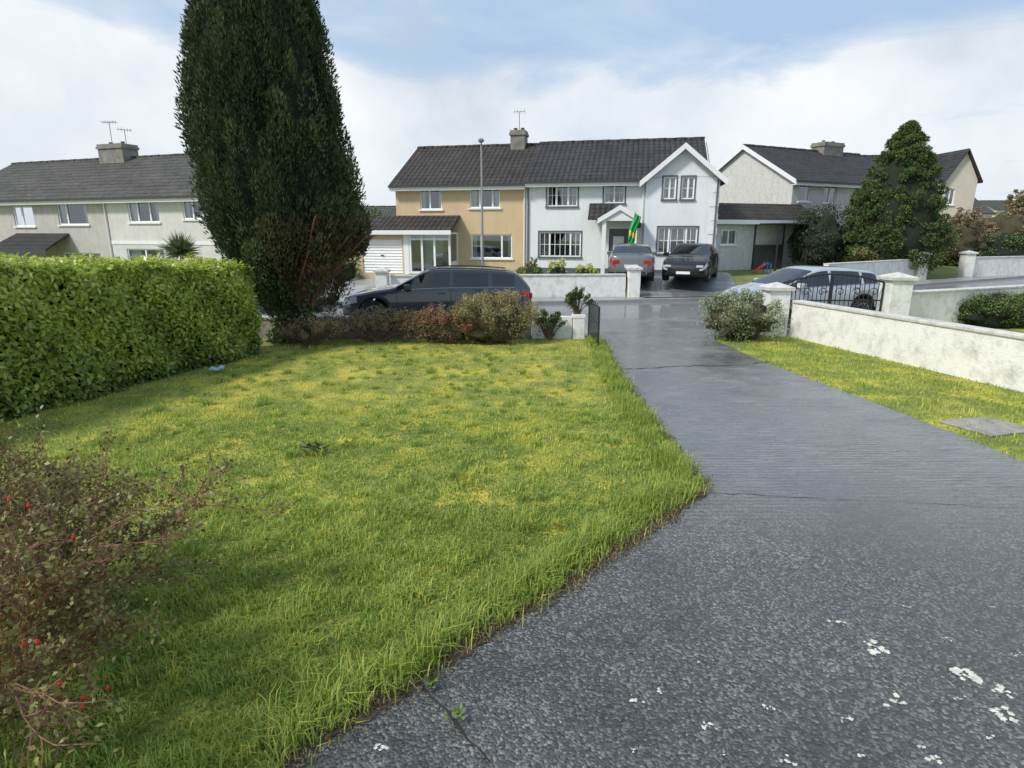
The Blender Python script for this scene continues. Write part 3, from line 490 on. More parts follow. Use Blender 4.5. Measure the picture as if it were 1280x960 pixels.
pe=P.m(566,290,gy)[0]; rt=P.m(530,272,0)[1]; m=MB(); m.slab([(ga-.2,gy-.3,gz),(pe,gy-.3,gz),(pe,-.01,rt),(ga+.5,-.01,rt)],(0,0,.1)); m.slab([(ga-.2,gy-.3,gz),(ga+.5,-.01,rt),(ga+.5,3.5,rt),(ga-.2,4.2,gz)],(0,0,.1)); m.slab([(ga+.5,0,rt),(-.01,0,rt),(-.01,3.5,rt),(ga+.5,3.5,rt)],(0,0,.1)); rr_=m.build('garage_roof',T_BRN,R)
MB().box(ga-.2,gy-.36,gz-.12,pe,gy-.3,gz+.08).build('fascia',FASC,rr_)
pa=P.m(513,320,gy)[0]; pb=P.m(562,320,gy)[0]; m=MB(); zt=gz-.02
fs=[pa,pa+(pb-pa)*.3,pa+(pb-pa)*.62,pb]
for i,x in enumerate(fs): m.box(x-.05,gy,0,x+.05,gy+.08,zt)
m.box(pa,gy+.005,zt-.35,pb,gy+.075,zt-.28); m.box(pa,gy+.005,0,pb,gy+.075,.12); m.box(pa,gy+.004,zt-.07,pb,gy+.076,zt)
m.box(pb-.04,gy+.08,0,pb+.04,-.01,.6); m.box(pb-.04,-.08,.6,pb+.04,-.01,zt); m.box(pb-.04,gy+.08,zt-.08,pb+.04,-.08,zt)
po=m.build('porch',UPVC,R); MB().poly([(pa,gy+.04,.1),(pb,gy+.04,.1),(pb,gy+.04,zt),(pa,gy+.04,zt)]).build('pane',PANE,po); MB().poly([(pb,gy+.04,.6),(pb,0,.6),(pb,0,zt),(pb,gy+.04,zt)]).build('pane',PANE,po)
MB().box(pa+.35,-.05,0,pa+1.25,-.003,2.05).build('door',CURT,R); MB().box(pa-.32,gy-.02,-.1,pa-.06,gy+.3,zt).build('pillar',WHITE,R)
# white house
O2=P.O+P.D*Wy; Q=Pl(O2,A1,.4); R=empty('white_house',(Q.O.x,Q.O.y,Q.bz),Q.rz,'white semi-detached house with dark window surrounds and front gable wing','house')
Ww=Q.m(897,270,-.7)[0]; he=Q.m(730,224)[1]; hr=Q.m(740,180,4)[1]; yw=-.7; ws=Q.m(806,270,yw)[0]
wins=[Q.rect(684,230,722,258),Q.rect(755,228,781,254),Q.rect(674,290,726,321)]; dr=Q.rect(761,286,785,320); dr=(dr[0],.0,dr[2],dr[3])
shell(R,Ww-.3,8,he,hr,wins+[dr],PALE); rf=roof(R,Ww-.6,8,he,hr,T_DARK,ol=-.004,orr=.2,barge=[Ww-.4])
window(R,wins[0],muls=(.3,.7),bars=6,sur=DKTR,curt=.14); window(R,wins[1],muls=(.5,),bars=4,sur=DKTR,curt=.2); window(R,wins[2],muls=(.25,.75),bars=8,sur=DKTR,curt=.2)
# wing
ww=[Q.rect(829,221,845,249,yw),Q.rect(852,221,868,249,yw),Q.rect(822,284,871,317,yw)]; we=Q.m(850,216,yw)[1]; wp=Q.m(850,183,yw)[1]; we=min(we,wp-1.3); xm=(ws+Ww)/2
m=MB(); wallgrid(m,ws,Ww,-.4,we,yw,ww); m.poly([(ws,yw,we),(Ww,yw,we),(xm,yw,wp)]); m.poly([(ws,yw,-.4),(ws,.0,-.4),(ws,.0,we),(ws,yw,we)]); m.poly([(Ww,yw,-.4),(Ww,7,-.4),(Ww,7,we),(Ww,yw,we)]); m.build('wing_wall',PALE,R)
sl=(wp-we)/(xm-ws); o=.3; m=MB(); m.slab([(ws-o,yw-.3,we-o*sl),(xm,yw-.3,wp),(xm,4.5,wp),(ws-o,4.5,we-o*sl)],(0,0,.1)); m.slab([(Ww+o,yw-.3,we-o*sl),(Ww+o,4.5,we-o*sl),(xm,4.5,wp),(xm,yw-.3,wp)],(0,0,.1)); r2=m.build('wing_roof',T_DARKY,R)
m=MB(); m.slab([(ws-o,yw-.34,we-o*sl-.16),(xm,yw-.34,wp-.14),(xm,yw-.34,wp+.12),(ws-o,yw-.34,we-o*sl+.1)],(0,.035,0)).slab([(Ww+o,yw-.34,we-o*sl-.16),(xm,yw-.34,wp-.14),(xm,yw-.34,wp+.12),(Ww+o,yw-.34,we-o*sl+.1)],(0,.035,0)); m.build('bargeboard',FASC,r2)
for q in (0,1): window(R,ww[q],yw,muls=(.5,),bars=2,sur=DKTR,curt=.25)
window(R,ww[2],yw,muls=(.28,.72),bars=6,sur=DKTR,curt=.16)
for i in range(9):
    z=.1+i*.6
    if z+.3<we: MB().box(Ww-.28-(i%2)*.1,yw-.02,z,Ww+.01,yw-.001,z+.3).build('quoin',WHITE,R)
MB().box(ws,yw-.03,-.4,Ww,yw-.002,.3).build('plinth',DKTR,R); MB().box(0,-.03,-.4,ws,-.002,.3).build('plinth',DKTR,R)
pipe(R,ws-.12,-.06,0,he-.2); pipe(R,.12,-.06,0,he-.2,DKTR); pipe(R,Ww-.1,yw-.06,0,we-.1,DKTR)
dd=MB().box(dr[0],.06,dr[1],dr[2],.11,dr[3]).build('door',pm('dark_door',(.09,.1,.11),.4),R); MB().box(dr[0]+.2,.045,1.1,dr[2]-.2,.059,1.8).build('pane',CURT,dd); MB().box(dr[0]+.08,.02,1.,dr[0]+.12,.059,1.1).build('handle',CHR,dd)
# canopy
cy=-1.5; ca=Q.m(747,275,cy)[0]; cb_=Q.m(803,275,cy)[0]; cz=Q.m(775,276,cy)[1]; cp=Q.m(775,259,cy)[1]; cm_=(ca+cb_)/2; m=MB()
m.slab([(ca,cy,cz),(cm_,cy,cp),(cm_,-.01,cp),(ca,-.01,cz)],(0,0,.08)); m.slab([(cb_,cy,cz),(cb_,-.01,cz),(cm_,-.01,cp),(cm_,cy,cp)],(0,0,.08)); cn=m.build('canopy',T_DARKY,R)
m=MB(); m.slab([(ca,cy-.04,cz-.12),(cm_,cy-.04,cp-.12),(cm_,cy-.04,cp+.1),(ca,cy-.04,cz+.1)],(0,.035,0)).slab([(cb_,cy-.04,cz-.12),(cm_,cy-.04,cp-.12),(cm_,cy-.04,cp+.1),(cb_,cy-.04,cz+.1)],(0,.035,0)).poly([(ca+.2,cy+.05,cz),(cb_-.2,cy+.05,cz),(cm_,cy+.05,cp-.05)]); m.build('bargeboard',FASC,cn)
for x in (ca+.3,cb_-.3): MB().box(x-.09,cy+.06,-.2,x+.09,cy+.24,cz+.05).build('pillar',WHITE,R)
m=MB(); m.slab([(ca-.5,-.8,cz+.05),(cm_-.3,-.8,cz+.05),(cm_-.3,-.01,cz+.75),(ca-.5,-.01,cz+.75)],(0,0,.08)); m.build('lean_to_roof',T_DARK,R)
MB().box(Q.m(716,300)[0]+3.,-.2,2.2,Q.m(716,300)[0]+3.15,-.002,2.5).build('wall_lamp',BLK,R)
# flag
fa=at(795,266,26.4); R=empty('flag',fa,0,'green and gold flag hanging beside the white house porch','flag'); R.scale=(.85,.85,.85); MB().tube([(0,0,.05),(-.3,-.2,-1.6)],.015,5).build('pole',CHR,R)
for nm,cl_,u0,u1 in (('green_cloth',(.02,.36,.08),0,.62),('gold_cloth',(.75,.6,.05),.62,.8),('green_cloth',(.02,.36,.08),.8,1.)):
    m=MB(); K=8
    for i in range(K):
        for j in range(K):
            def q_(i,j): u=j/K; v=u0+(u1-u0)*i/K; return (-.35*v+(u-.2)*.34*(1-.15*v)+.03*math.sin(v*9),-.2*v+.09*math.sin(u*13+v*4),-v*1.35-u*.2)
            m.poly([q_(i,j),q_(i+1,j),q_(i+1,j+1),q_(i,j+1)])
    m.build(nm,pm(nm,cl_,.8),R,True,True)
# left pair
B0=at(-15,290,34.3); B1=at(285,290,28.8); P=Pl(B0,B1,-.75); R=empty('grey_house',(P.O.x,P.O.y,P.bz),P.rz,'grey rendered two storey house at the far left edge','house')
Wl=P.m(138,290)[0]; he=P.m(100,246)[1]; hr=P.m(100,203,4)[1]
wins=[P.rect(17,258,42,283),P.rect(72,254,109,281),P.rect(81,316,127,340),P.rect(8,316,50,342)]; shell(R,Wl+3,8,he,hr,wins,GREYR,s0=-3.); roof(R,Wl+3,8,he,hr,T_GRY,s0=-3.,orr=-.004,fasc=WHITE)
for w_,mu in zip(wins,((.4,),(.3,),(.3,.7),(.5,))): window(R,w_,muls=mu,curt=.2)
a=P.m(-14,300,-1.4)[0]; b=P.m(58,300,-1.4)[0]; z0=P.m(20,313,-1.4)[1]; z1=P.m(20,294,0)[1]; m=MB(); m.slab([(a,-1.5,z0),(b,-1.5,z0),(b-.3,-.01,z1),(a,-.01,z1)],(0,0,.1)); r_=m.build('porch_roof',T_DARK,R); MB().box(a,-1.54,z0-.25,b,-1.5,z0+.08).build('fascia',GUT,r_)
kx=P.m(138,200,4)[0]; chimney(R,kx-.1,P.m(168,200,4)[0]-.1,3.4,4.4,hr-.9,P.m(155,181,4)[1],CHIM,2)
ca_=P.O+P.D*(P.m(150,200,4)[0])+P.N*4; zc=P.bz+P.m(155,181,4)[1]; antenna((ca_.x-.3,ca_.y,zc+.1),1.1,'taller tv antenna on the left chimney with crossed elements',6,w_=.4); antenna((ca_.x+.5,ca_.y,zc+.1),.7,'lower tv antenna on the left chimney, right of the taller one',5,.8,.35)
pipe(R,Wl-.1,-.06,0,he-.2)
O2=P.O+P.D*Wl; Q=Pl(O2,B1,-.75); R=empty('off_white_house',(Q.O.x,Q.O.y,Q.bz),Q.rz,'off white rendered house partly hidden behind the tall cypress','house')
wins=[Q.rect(160,250,198,278),Q.rect(228,247,252,274),Q.rect(160,311,206,336)]; shell(R,Q.L,8,he,hr,wins,OFFR); roof(R,Q.L,8,he,hr,T_GRY,ol=-.004,orr=.2,fasc=WHITE,barge=[Q.L+.2])
window(R,wins[0],muls=(.3,.7)); window(R,wins[1],muls=(.5,)); window(R,wins[2],muls=(.5,),curt=.3); zb_=Q.m(200,303)[1]; MB().box(0,-.03,zb_-.1,Q.L,-.002,zb_+.06).build('string_course',WHITE,R)
Cn=at(448,290,52); D1=at(500,290,52); P=Pl(Cn,D1,0); R=empty('distant_house',(P.O.x,P.O.y,0),P.rz,'distant cream house glimpsed between cypress and ochre house','house'); he=P.m(470,276)[1]; hr=P.m(470,260,3)[1]; shell(R,P.L,6,he,hr,[],CREAM); roof(R,P.L,6,he,hr,T_GRY)
# right house
c0=at(985,290,36.); dr_=Vector((math.cos(math.radians(26)),math.sin(math.radians(26)))); P=Pl(c0,(c0.x+dr_.x*8,c0.y+dr_.y*8),.65)
R=empty('pebble_dash_house',(P.O.x,P.O.y,P.bz),P.rz,'pebble-dashed white house with dark roof, right of the gabled white house','house'); he=P.m(1000,224)[1]; D=7.6; gm=P.O+P.N*D/2
rr0=ray(925,184); hr=H+rr0[2]*gm.y/rr0[1]-P.bz; W=10.5
wins=[P.rect(999,229,1013,252),P.rect(1030,231,1046,254),P.rect(1000,290,1045,315)]; shell(R,W,D,he,hr,wins,PEB); roof(R,W,D,he,hr,T_DARK,barge=[-.23])
window(R,wins[0],muls=()); window(R,wins[1],muls=(.5,)); window(R,wins[2],muls=(.33,.66))
sA=P.m(1021,195,3.8)[0]; sB=P.m(1045,195,3.8)[0]; chimney(R,sA,sB,3.3,4.3,hr-.9,P.m(1033,179,3.8)[1],CHIM,2)
wn=P.rect(901,287,921,306,-.9); xa=P.m(880,290,-.9)[0]; m=MB(); wallgrid(m,xa,.6,-.4,2.4,-.9,[wn]); m.poly([(xa,-.9,-.4),(xa,6,-.4),(xa,6,2.4),(xa,-.9,2.4)]); m.poly([(.6,-.9,-.4),(.6,0,-.4),(.6,0,2.4),(.6,-.9,2.4)]); m.build('side_extension',PEB,R)
m=MB(); m.slab([(xa-.3,-1.25,2.3),(1.,-1.25,2.3),(.8,-.01,3.2),(-.01,-.01,3.2),(-.01,6.2,3.5),(xa+1.2,6.2,3.5),(xa+1.2,-.01,3.2)],(0,0,.1)); m.slab([(xa-.3,-1.25,2.3),(xa+1.2,-.01,3.2),(xa+1.2,6.2,3.5),(xa-.3,6.4,2.3)],(0,0,.1)); r_=m.build('extension_roof',T_BRN,R); MB().box(xa-.3,-1.31,2.15,1.,-1.25,2.37).build('fascia',FASC,r_)
window(R,wn,-.9,muls=(.5,))
# cream house far right
E0=at(1075,290,44); E1=at(1204,290,44); P=Pl(E0,E1,.8); R=empty('cream_house',(P.O.x,P.O.y,P.bz),P.rz,'cream rendered house with front gable behind the big conifer','house')
he=P.m(1150,226)[1]; hr=P.m(1150,198,4)[1]; sg=P.m(1172,250)[0]; wins=[P.rect(1181,236,1193,256,-.5)]; shell(R,sg+.1,7,he,hr,[],CREAM); roof(R,P.L-.4,7,he,hr,T_DARK)
m=MB(); wallgrid(m,sg,P.L,-1,he,-.5,wins); xm=(sg+P.L)/2; m.poly([(sg,-.5,he),(P.L,-.5,he),(xm,-.5,hr)]); m.poly([(P.L,-.5,-1),(P.L,7,-1),(P.L,7,he),(P.L,-.5,he)]); m.poly([(sg,-.5,-1),(sg,0,-1),(sg,0,he),(sg,-.5,he)]); m.build('wing_wall',CREAM,R)
m=MB(); m.slab([(sg-.2,-.75,he-.2),(xm,-.75,hr),(xm,4,hr),(sg-.2,4,he-.2)],(0,0,.12)).slab([(P.L+.2,-.75,he-.2),(P.L+.2,4,he-.2),(xm,4,hr),(xm,-.75,hr)],(0,0,.12)); m.build('wing_roof',T_DARKY,R); window(R,wins[0],-.5,muls=(.5,))
for (p0,p1,Y,pe_,pr__,lb,mt) in ((1204,1236,75,266,249,'small pale bungalow with slate roof in the far distance',PALE),(1240,1300,90,262,252,'distant low house at the right edge behind hedges',CREAM)):
    E0=at(p0,290,Y);E1=at(p1,290,Y); P=Pl(E0,E1,1.); R=empty('bungalow',(P.O.x,P.O.y,1.),P.rz,lb,'house'); he=P.m((p0+p1)/2,pe_)[1]; hr=P.m((p0+p1)/2,pr__,3.5)[1]; wn=[(P.L*.3,1.,P.L*.5,2.2)]; shell(R,P.L,7,he,hr,wn,mt,z0=-2); roof(R,P.L,7,he,hr,T_GRY); window(R,wn[0],curt=0)
# ---------------- walls
def lwall(name,label,a,b,h,mat,cat='wall',th=.22,cap=True,z=None,capm=CAPM):
    a=Vector((a[0],a[1]));b=Vector((b[0],b[1])); L=(b-a).length; z0=g(a.x,a.y) if z is None else z; R=empty(name,(a.x,a.y,z0),math.atan2(b.y-a.y,b.x-a.x),label,cat)
    z1=(g(b.x,b.y) if z is None else z)-z0; MB().slab([(0,0,-.1),(L,0,z1-.1),(L,0,z1+h-.06),(0,0,h-.06)],(0,th,0)).build('wall_body',mat,R)
    if cap:
        n=max(1,int(L/1.0)); m=MB()
        for i in range(n): x0=L*i/n; x1=L*(i+1)/n-.006; m.slab([(x0,-.03,h-.06+z1*x0/L),(x1,-.03,h-.06+z1*x1/L),(x1,-.03,h+z1*x1/L),(x0,-.03,h+z1*x0/L)],(0,th+.06,0))
        m.build('coping',capm,R,bevel=.012)
    return R
def pier(label,x,y,w_,h,mat=WALLW,z=None,cap=True):
    R=empty('gate_pier',(x,y,g(float(x),float(y)) if z is None else z),0,label,'gate pier'); a=w_/2; MB().box(-a,-a,-.1,a,a,h-.12).build('shaft',mat,R,bevel=.015)
    e=.06 if cap else .01
    m=MB(); m.box(-a-e,-a-e,h-.12,a+e,a+e,h-.05); n=len(m.v); m.v+=[(-a-e,-a-e,h-.05),(a+e,-a-e,h-.05),(a+e,a+e,h-.05),(-a-e,a+e,h-.05),(0,0,h+(.06 if cap else -.03))]; m.f+=[(n,n+1,n+4),(n+1,n+2,n+4),(n+2,n+3,n+4),(n+3,n,n+4)]; m.build('cap',CAPM if cap else mat,R); return R
lwall('boundary_wall','long weathered white boundary wall along the right of the driveway verge',wl[2],wl[0],.86,WALLW)
pier('white gate pier at the far end of the boundary wall beside the flowering bush',6.25,14.3,.5,1.2)
pier('broad white gate pier at the right of the black iron gate',9.35,14.75,.52,1.4)
lwall('garden_wall','white capped roadside wall right of the broad gate pier',(9.65,14.75),(16.5,17.6),.98,WALLW)
lwall('front_wall','low brown stone wall behind shrubs at the end of the lawn',(-10,13.95),(.45,13.95),.48,STONE)
lwall('white_wall_end','short white painted wall end left of the driveway entrance',(.47,13.93),(1.4,13.93),.54,WALLW,cap=False)
pier('narrow white pier with ivy at left of driveway entrance',1.56,14.0,.28,.58,cap=False)
lwall('opposite_wall','white garden wall in front of the white and ochre houses',(-4.3,21.55),(4.15,22.15),.92,WALLW)
pier('white pier at the right end of the opposite garden wall',4.45,22.2,.42,1.2); pier('white pier at the ochre house driveway entrance',-4.6,21.55,.4,1.15)
q1=gp(1032,360);q2=gp(1142,351);q3=gp(1205,348);q4=gp(1330,344)
lwall('roadside_wall','white roadside wall in front of the big conifer',(q1.x,q1.y),(q2.x,q2.y),1.05,WALLW); pier('white pier left of the far driveway opening',q2.x+.25,q2.y,.45,1.4); pier('white pier right of the far driveway opening',q3.x,q3.y,.5,1.4); lwall('far_roadside_wall','long white roadside wall at the far right across the road',(q3.x+.25,q3.y),(q4.x,q4.y),1.12,WALLW)
# gates
def gate(label,a,b,h0,h1,scroll=True,sp_=.11):
    a=Vector(a);b=Vector(b);L=(b-a).length; R=empty('iron_gate',(a.x,a.y,.06),math.atan2(b.y-a.y,b.x-a.x),label,'gate'); top=lambda x:h0+(h1-h0)*math.sin(PI/2*x/L)
    k=1. if scroll else .7
    m=MB(); m.tube([(0,0,0),(0,0,h0)],.026*k,5).tube([(L,0,0),(L,0,h1)],.026*k,5).tube([(0,0,.08),(L,0,.08)],.02*k,5).tube([(0,0,h0*.62),(L,0,h0*.62)],.018*k,5).tube([(L*i/10,0,top(L*i/10)) for i in range(11)],.024*k,5); m.build('frame',IRON,R)
    n=int(L/sp_)
    for i in range(1,n): x=L*i/n; MB().tube([(x,0,.08),(x,0,top(x)+(.06 if i%2 else 0))],.012*k,4).build('bar',IRON,R)
    if scroll:
        for k in range(3):
            cx=L*(k+.5)/3; MB().tube([(cx+.12*(1-t/14)*math.cos(t*.6),0,h0*.8+.12*(1-t/14)*math.sin(t*.6)) for t in range(13)],.012,4).build('scroll',IRON,R)
gate('black wrought iron gate leaf hinged at the broad right pier',(9.05,14.75),(7.8,14.75),1.15,1.35); gate('black wrought iron gate leaf nearer the flowering bush',(6.55,14.6),(7.76,14.75),1.15,1.35)
gate('dark open driveway gate standing edge-on beside the low ivy pier',(1.78,13.85),(1.8,12.35),.76,.84,False,.13)
# street lamp
lx=at(603,300,21.2); R=empty('street_lamp',(lx.x,21.2,.1),0,'slim grey street lamp in front of the ochre house','street lamp'); tz=at(603,180,21.2).z-.1
MB().lathe([(.06,0),(.06,1.1),(.042,1.15),(.03,tz)],(0,0,0),n=12).build('pole',CHR,R,True); MB().tube([(0,0,tz),(0,-.06,tz+.05),(0,-.14,tz+.07)],.022,6).build('arm',CHR,R); m=MB(); m.lathe([(.03,.0),(.09,.03),(.1,.09),(.06,.13),(.03,.14)],(0,-.12,tz+.02),n=12); m.build('lamp_head',CHR,R,True)
# ---------------- cars
def car(label,loc,yaw,sp,pnt,z=None,rims=RIM,rails=False):
    L,W=sp['L'],sp['W']; hw=W/2; wr=sp['wr']; R=empty('parked_car',(loc[0],loc[1],g(float(loc[0]),float(loc[1])) if z is None else z),yaw,label,'car')
    e_=[0,.008,.02,.04,.07,.1]; xs=[-L/2+a for a in e_]+list(np.arange(-L/2+.14,L/2-.13,.045))+[L/2-a for a in e_[::-1]]
    T=np.array(sp['top']); Bt=np.array(sp['belt'])
    def sm(x,A): return np.mean([np.interp(x+d,A[:,0],A[:,1]) for d in (-.08,-.04,0,.04,.08)]) if abs(x)<L/2-.15 else np.interp(x,A[:,0],A[:,1])
    def sec(x):
        e=abs(2*x/L); w_=hw*(1-.06*e**3-.16*e**14-.1*e**60); top=sm(x,T); be=min(sm(x,Bt),top-.02)
        zb=.2+.1*e**16
        for xw in sp['wh']:
            d=abs(x-xw); Ra=wr+.055
            if d<Ra: zb=max(zb,wr*.95+math.sqrt(Ra*Ra-d*d))
        zb=min(zb,be-.12); h=min(1,(top-be)/.42); wt=w_*(.93-.21*h); te=top-.015-.035*h; pts=[(0,zb),(.8*w_,zb),(.965*w_,zb+.03)]
        for t,k in ((.22,.985),(.45,1.),(.62,1.),(.72,.985),(.86,.975),(1.,.955)): pts.append((k*w_,zb+.03+(be-zb-.03)*t))
        for t in (.07,.5,.9,1.): pts.append((.955*w_+(wt-.955*w_)*(t**1.15),be+(te-be)*t))
        pts+=[(wt*.9,te+(top-te)*.55),(wt*.5,top-.006),(0,top)]; return pts
    S=[sec(x) for x in xs]; parts={}; nj=len(S[0])
    for i in range(len(xs)-1):
        xm=(xs[i]+xs[i+1])/2
        for j in range(nj-1):
            zh=(S[i][12][1]-S[i][8][1]); key=('body',0,0)
            if j==0: key=('underbody',0,0)
            elif j in (1,2) : key=('sill',0,0)
            elif j in (9,10) and zh>.11:
                for k,(a,b) in enumerate(sp['win']):
                    if a<xm<b: key=('side_window',k,0)
            elif j>=12 and sp['ws'][0]<xm<sp['ws'][1]: key=('windscreen',0,0)
            elif j>=12 and sp['rw'][0]<xm<sp['rw'][1]: key=('rear_window',0,0)
            elif j in (6,7) and xm>L/2-.45 and S[i][j][0]>.1: key=('headlight',0,0)
            elif j in (6,7) and xm<-L/2+.28: key=('taillight',0,0)
            for s in (1,-1):
                k2=(key[0],key[1],s) if key[0] in('side_window','headlight','taillight') else key
                m=parts.setdefault(k2,MB()); m.poly([(xs[i],s*S[i][j][0],S[i][j][1]),(xs[i+1],s*S[i+1][j][0],S[i+1][j][1]),(xs[i+1],s*S[i+1][j+1][0],S[i+1][j+1][1]),(xs[i],s*S[i][j+1][0],S[i][j+1][1])])
    for i in (0,-1): parts[('body',0,0)].poly([(xs[i],p[0],p[1]) for p in S[i]]+[(xs[i],-p[0],p[1]) for p in S[i][::-1]])
    mt={'body':pnt,'underbody':BLK,'sill':BLK,'side_window':GLS,'windscreen':GLS,'rear_window':GLS,'headlight':HLM,'taillight':TLM}
    for k,m in parts.items(): m.build(k[0],mt[k[0]],R,True,True)
    for s in (1,-1):
        y0,y1=sorted((s*hw*.5,s*hw*.76)); MB().box(-L/2-.012,y0,.72,-L/2+.05,y1,.86).build('taillight',TLM,R,bevel=.01); y0,y1=sorted((s*hw*.52,s*hw*.8)); MB().box(L/2-.09,y0,.58,L/2-.0,y1,.67).build('headlight',HLM,R,bevel=.015)
    for xw in sp['wh']:
        for s in (1,-1):
            y=s*(hw-.12); m=MB(); m.lathe([(wr*.62,-.1),(wr*.95,-.105),(wr,-.08),(wr,.08),(wr*.95,.105),(wr*.62,.1)],(xw,y,wr),'Y',28); t_=m.build('wheel',RUB,R,True)
            m=MB(); yo=y+s*.07
            m.lathe([(wr*.66,-.02),(wr*.66,.035),(wr*.6,.035),(wr*.6,-.02)],(xw,yo,wr),'Y',28); m.lathe([(wr*.14,-.02),(wr*.14,.03)],(xw,yo,wr),'Y',10)
            for q in range(10): a=2*PI*q/10; dx_,dz_=math.cos(a),math.sin(a); m.tube([(xw+dx_*wr*.1,yo+s*.01,wr+dz_*wr*.1),(xw+dx_*wr*.62,yo+s*.02,wr+dz_*wr*.62)],.018,4)
            m.build('rim',rims,t_); MB().lathe([(wr*.58,0),(wr*.58,.01)],(xw,y,wr),'Y',20).build('brake_disc',BLK,t_)
    for s in (1,-1):
        for x in sp['seam']:
            p=sec(x); MB().tube([(x,s*(q[0]+.001),q[1]) for q in p[3:9]],.007,4).build('door_seam',BLK,R)
        for x in sp['handle']: p=sec(x); MB().box(x-.1,min(s*(p[7][0]),s*(p[7][0]+.03)),p[7][1]-.0,x+.1,max(s*p[7][0],s*(p[7][0]+.03)),p[7][1]+.03).build('door_handle',pnt,R,bevel=.008)
        x=sp['mir']; p=sec(x); y0,y1=sorted((s*(p[8][0]-.02),s*(p[8][0]+.2))); MB().box(x-.08,y0,p[8][1]+.02,x+.08,y1,p[8][1]+.16).build('wing_mirror',pnt,R,bevel=.03)
        if rails: MB().tube([(x_,s*(sec(x_)[12][0]-.02),sec(x_)[12][1]+.045) for x_ in np.linspace(sp['rl'][0],sp['rl'][1],10)],.014,5).build('roof_rail',BLK,R)
        MB().tube([(x_,s*(sec(x_)[9][0]+.004),sec(x_)[9][1]) for x_ in np.linspace(sp['win'][0][0],sp['win'][-1][1]-.1,24)],.009,4).build('window_trim',RIM,R)
    zf=.44; MB().box(L/2-.03,-.42,zf,L/2+.012,.42,zf+.13).build('grille',BLK,R,bevel=.02); MB().box(L/2+.0,-.26,.33,L/2+.022,.26,.43).build('number_plate',WHITE,R); MB().box(-L/2-.022,-.26,.58,-L/2+.01,.26,.69).build('number_plate',pm('plate_white',(.7,.7,.66),.5),R)
    MB().box(-L/2-.01,-.55,.28,-L/2+.03,.55,.42).build('bumper_trim',BLK,R); return R
EST=dict(L=4.94,W=1.88,wr=.345,wh=(1.6,-1.37),top=[(-2.47,.7),(-2.44,.98),(-2.38,1.06),(-2.12,1.33),(-1.95,1.42),(-1.2,1.48),(-.3,1.5),(.1,1.485),(.35,1.42),(1.1,1.02),(1.6,.95),(2.15,.84),(2.38,.74),(2.47,.6)],belt=[(-2.47,.64),(-2.4,.9),(-2.2,.99),(-1.4,1.0),(1.0,.95),(1.6,.88),(2.15,.78),(2.4,.68),(2.47,.56)],win=[(-2.02,-1.42),(-1.36,-.42),(-.34,.98)],ws=(.3,1.08),rw=(-2.36,-2.02),seam=(1.0,-.38,-1.25),handle=(-.15,-1.1),mir=.72,rl=(-1.8,.2))
HAT=dict(L=4.3,W=1.8,wr=.32,wh=(1.33,-1.3),top=[(-2.15,.7),(-2.12,.98),(-2.05,1.05),(-1.85,1.26),(-1.65,1.38),(-1.0,1.46),(-.2,1.49),(.05,1.47),(.3,1.4),(1.15,1.0),(1.6,.92),(1.95,.8),(2.1,.68),(2.15,.56)],belt=[(-2.15,.64),(-2.08,.92),(-1.8,1.02),(-1.2,1.0),(1.0,.93),(1.6,.84),(1.95,.72),(2.15,.52)],win=[(-1.75,-1.3),(-1.22,-.3),(-.22,1.02)],ws=(.25,1.13),rw=(-2.04,-1.7),seam=(.95,-.26,-1.2),handle=(-.08,-1.0),mir=.75,rl=(-1,0))
SAL=dict(L=4.6,W=1.82,wr=.325,wh=(1.45,-1.35),top=[(-2.3,.7),(-2.27,.98),(-2.2,1.04),(-1.75,1.08),(-1.1,1.36),(-.7,1.44),(-.1,1.46),(.2,1.42),(1.05,1.0),(1.6,.92),(2.05,.8),(2.25,.68),(2.3,.56)],belt=[(-2.3,.64),(-2.2,.93),(-1.6,1.0),(1.0,.93),(1.6,.84),(2.05,.74),(2.3,.52)],win=[(-1.35,-1.0),(-.94,-.2),(-.12,.95)],ws=(.2,1.03),rw=(-1.72,-1.08),seam=(.95,-.16,-1.),handle=(.05,-.8),mir=.7,rl=(-1,0))
c=at(547,300,16.35); car('dark grey estate car parked on the road behind the low front wall',(c.x,16.35),PI+.03,EST,paint('dark_grey_car_paint',(.055,.065,.08),.3),z=0.,rails=True)
c=at(1010,300,16.95); car('silver hatchback parked on the road behind the black iron gate',(c.x,17.0),PI+.22,HAT,paint('silver_car_paint',(.5,.54,.58),.4),z=0.)
c=at(322,300,19.2); car('silver car mostly hidden behind the hedge end and cypress trunk',(c.x,19.2),PI,HAT,paint('light_silver_car_paint',(.5,.52,.54),.4),z=0.)
c=at(791,300,25.6); car('grey saloon seen from behind on the white house driveway',(c.x,25.6),PI/2-.2,SAL,paint('grey_car_paint',(.16,.17,.18),.4),z=.5)
c=at(868,300,25.4); car('black car facing the road on the white house driveway',(c.x,25.5),-PI/2-.42,SAL,pm('black_car_paint',(.008,.009,.01),.4,.05,3.,coat=.6,spec=.2),z=.5)
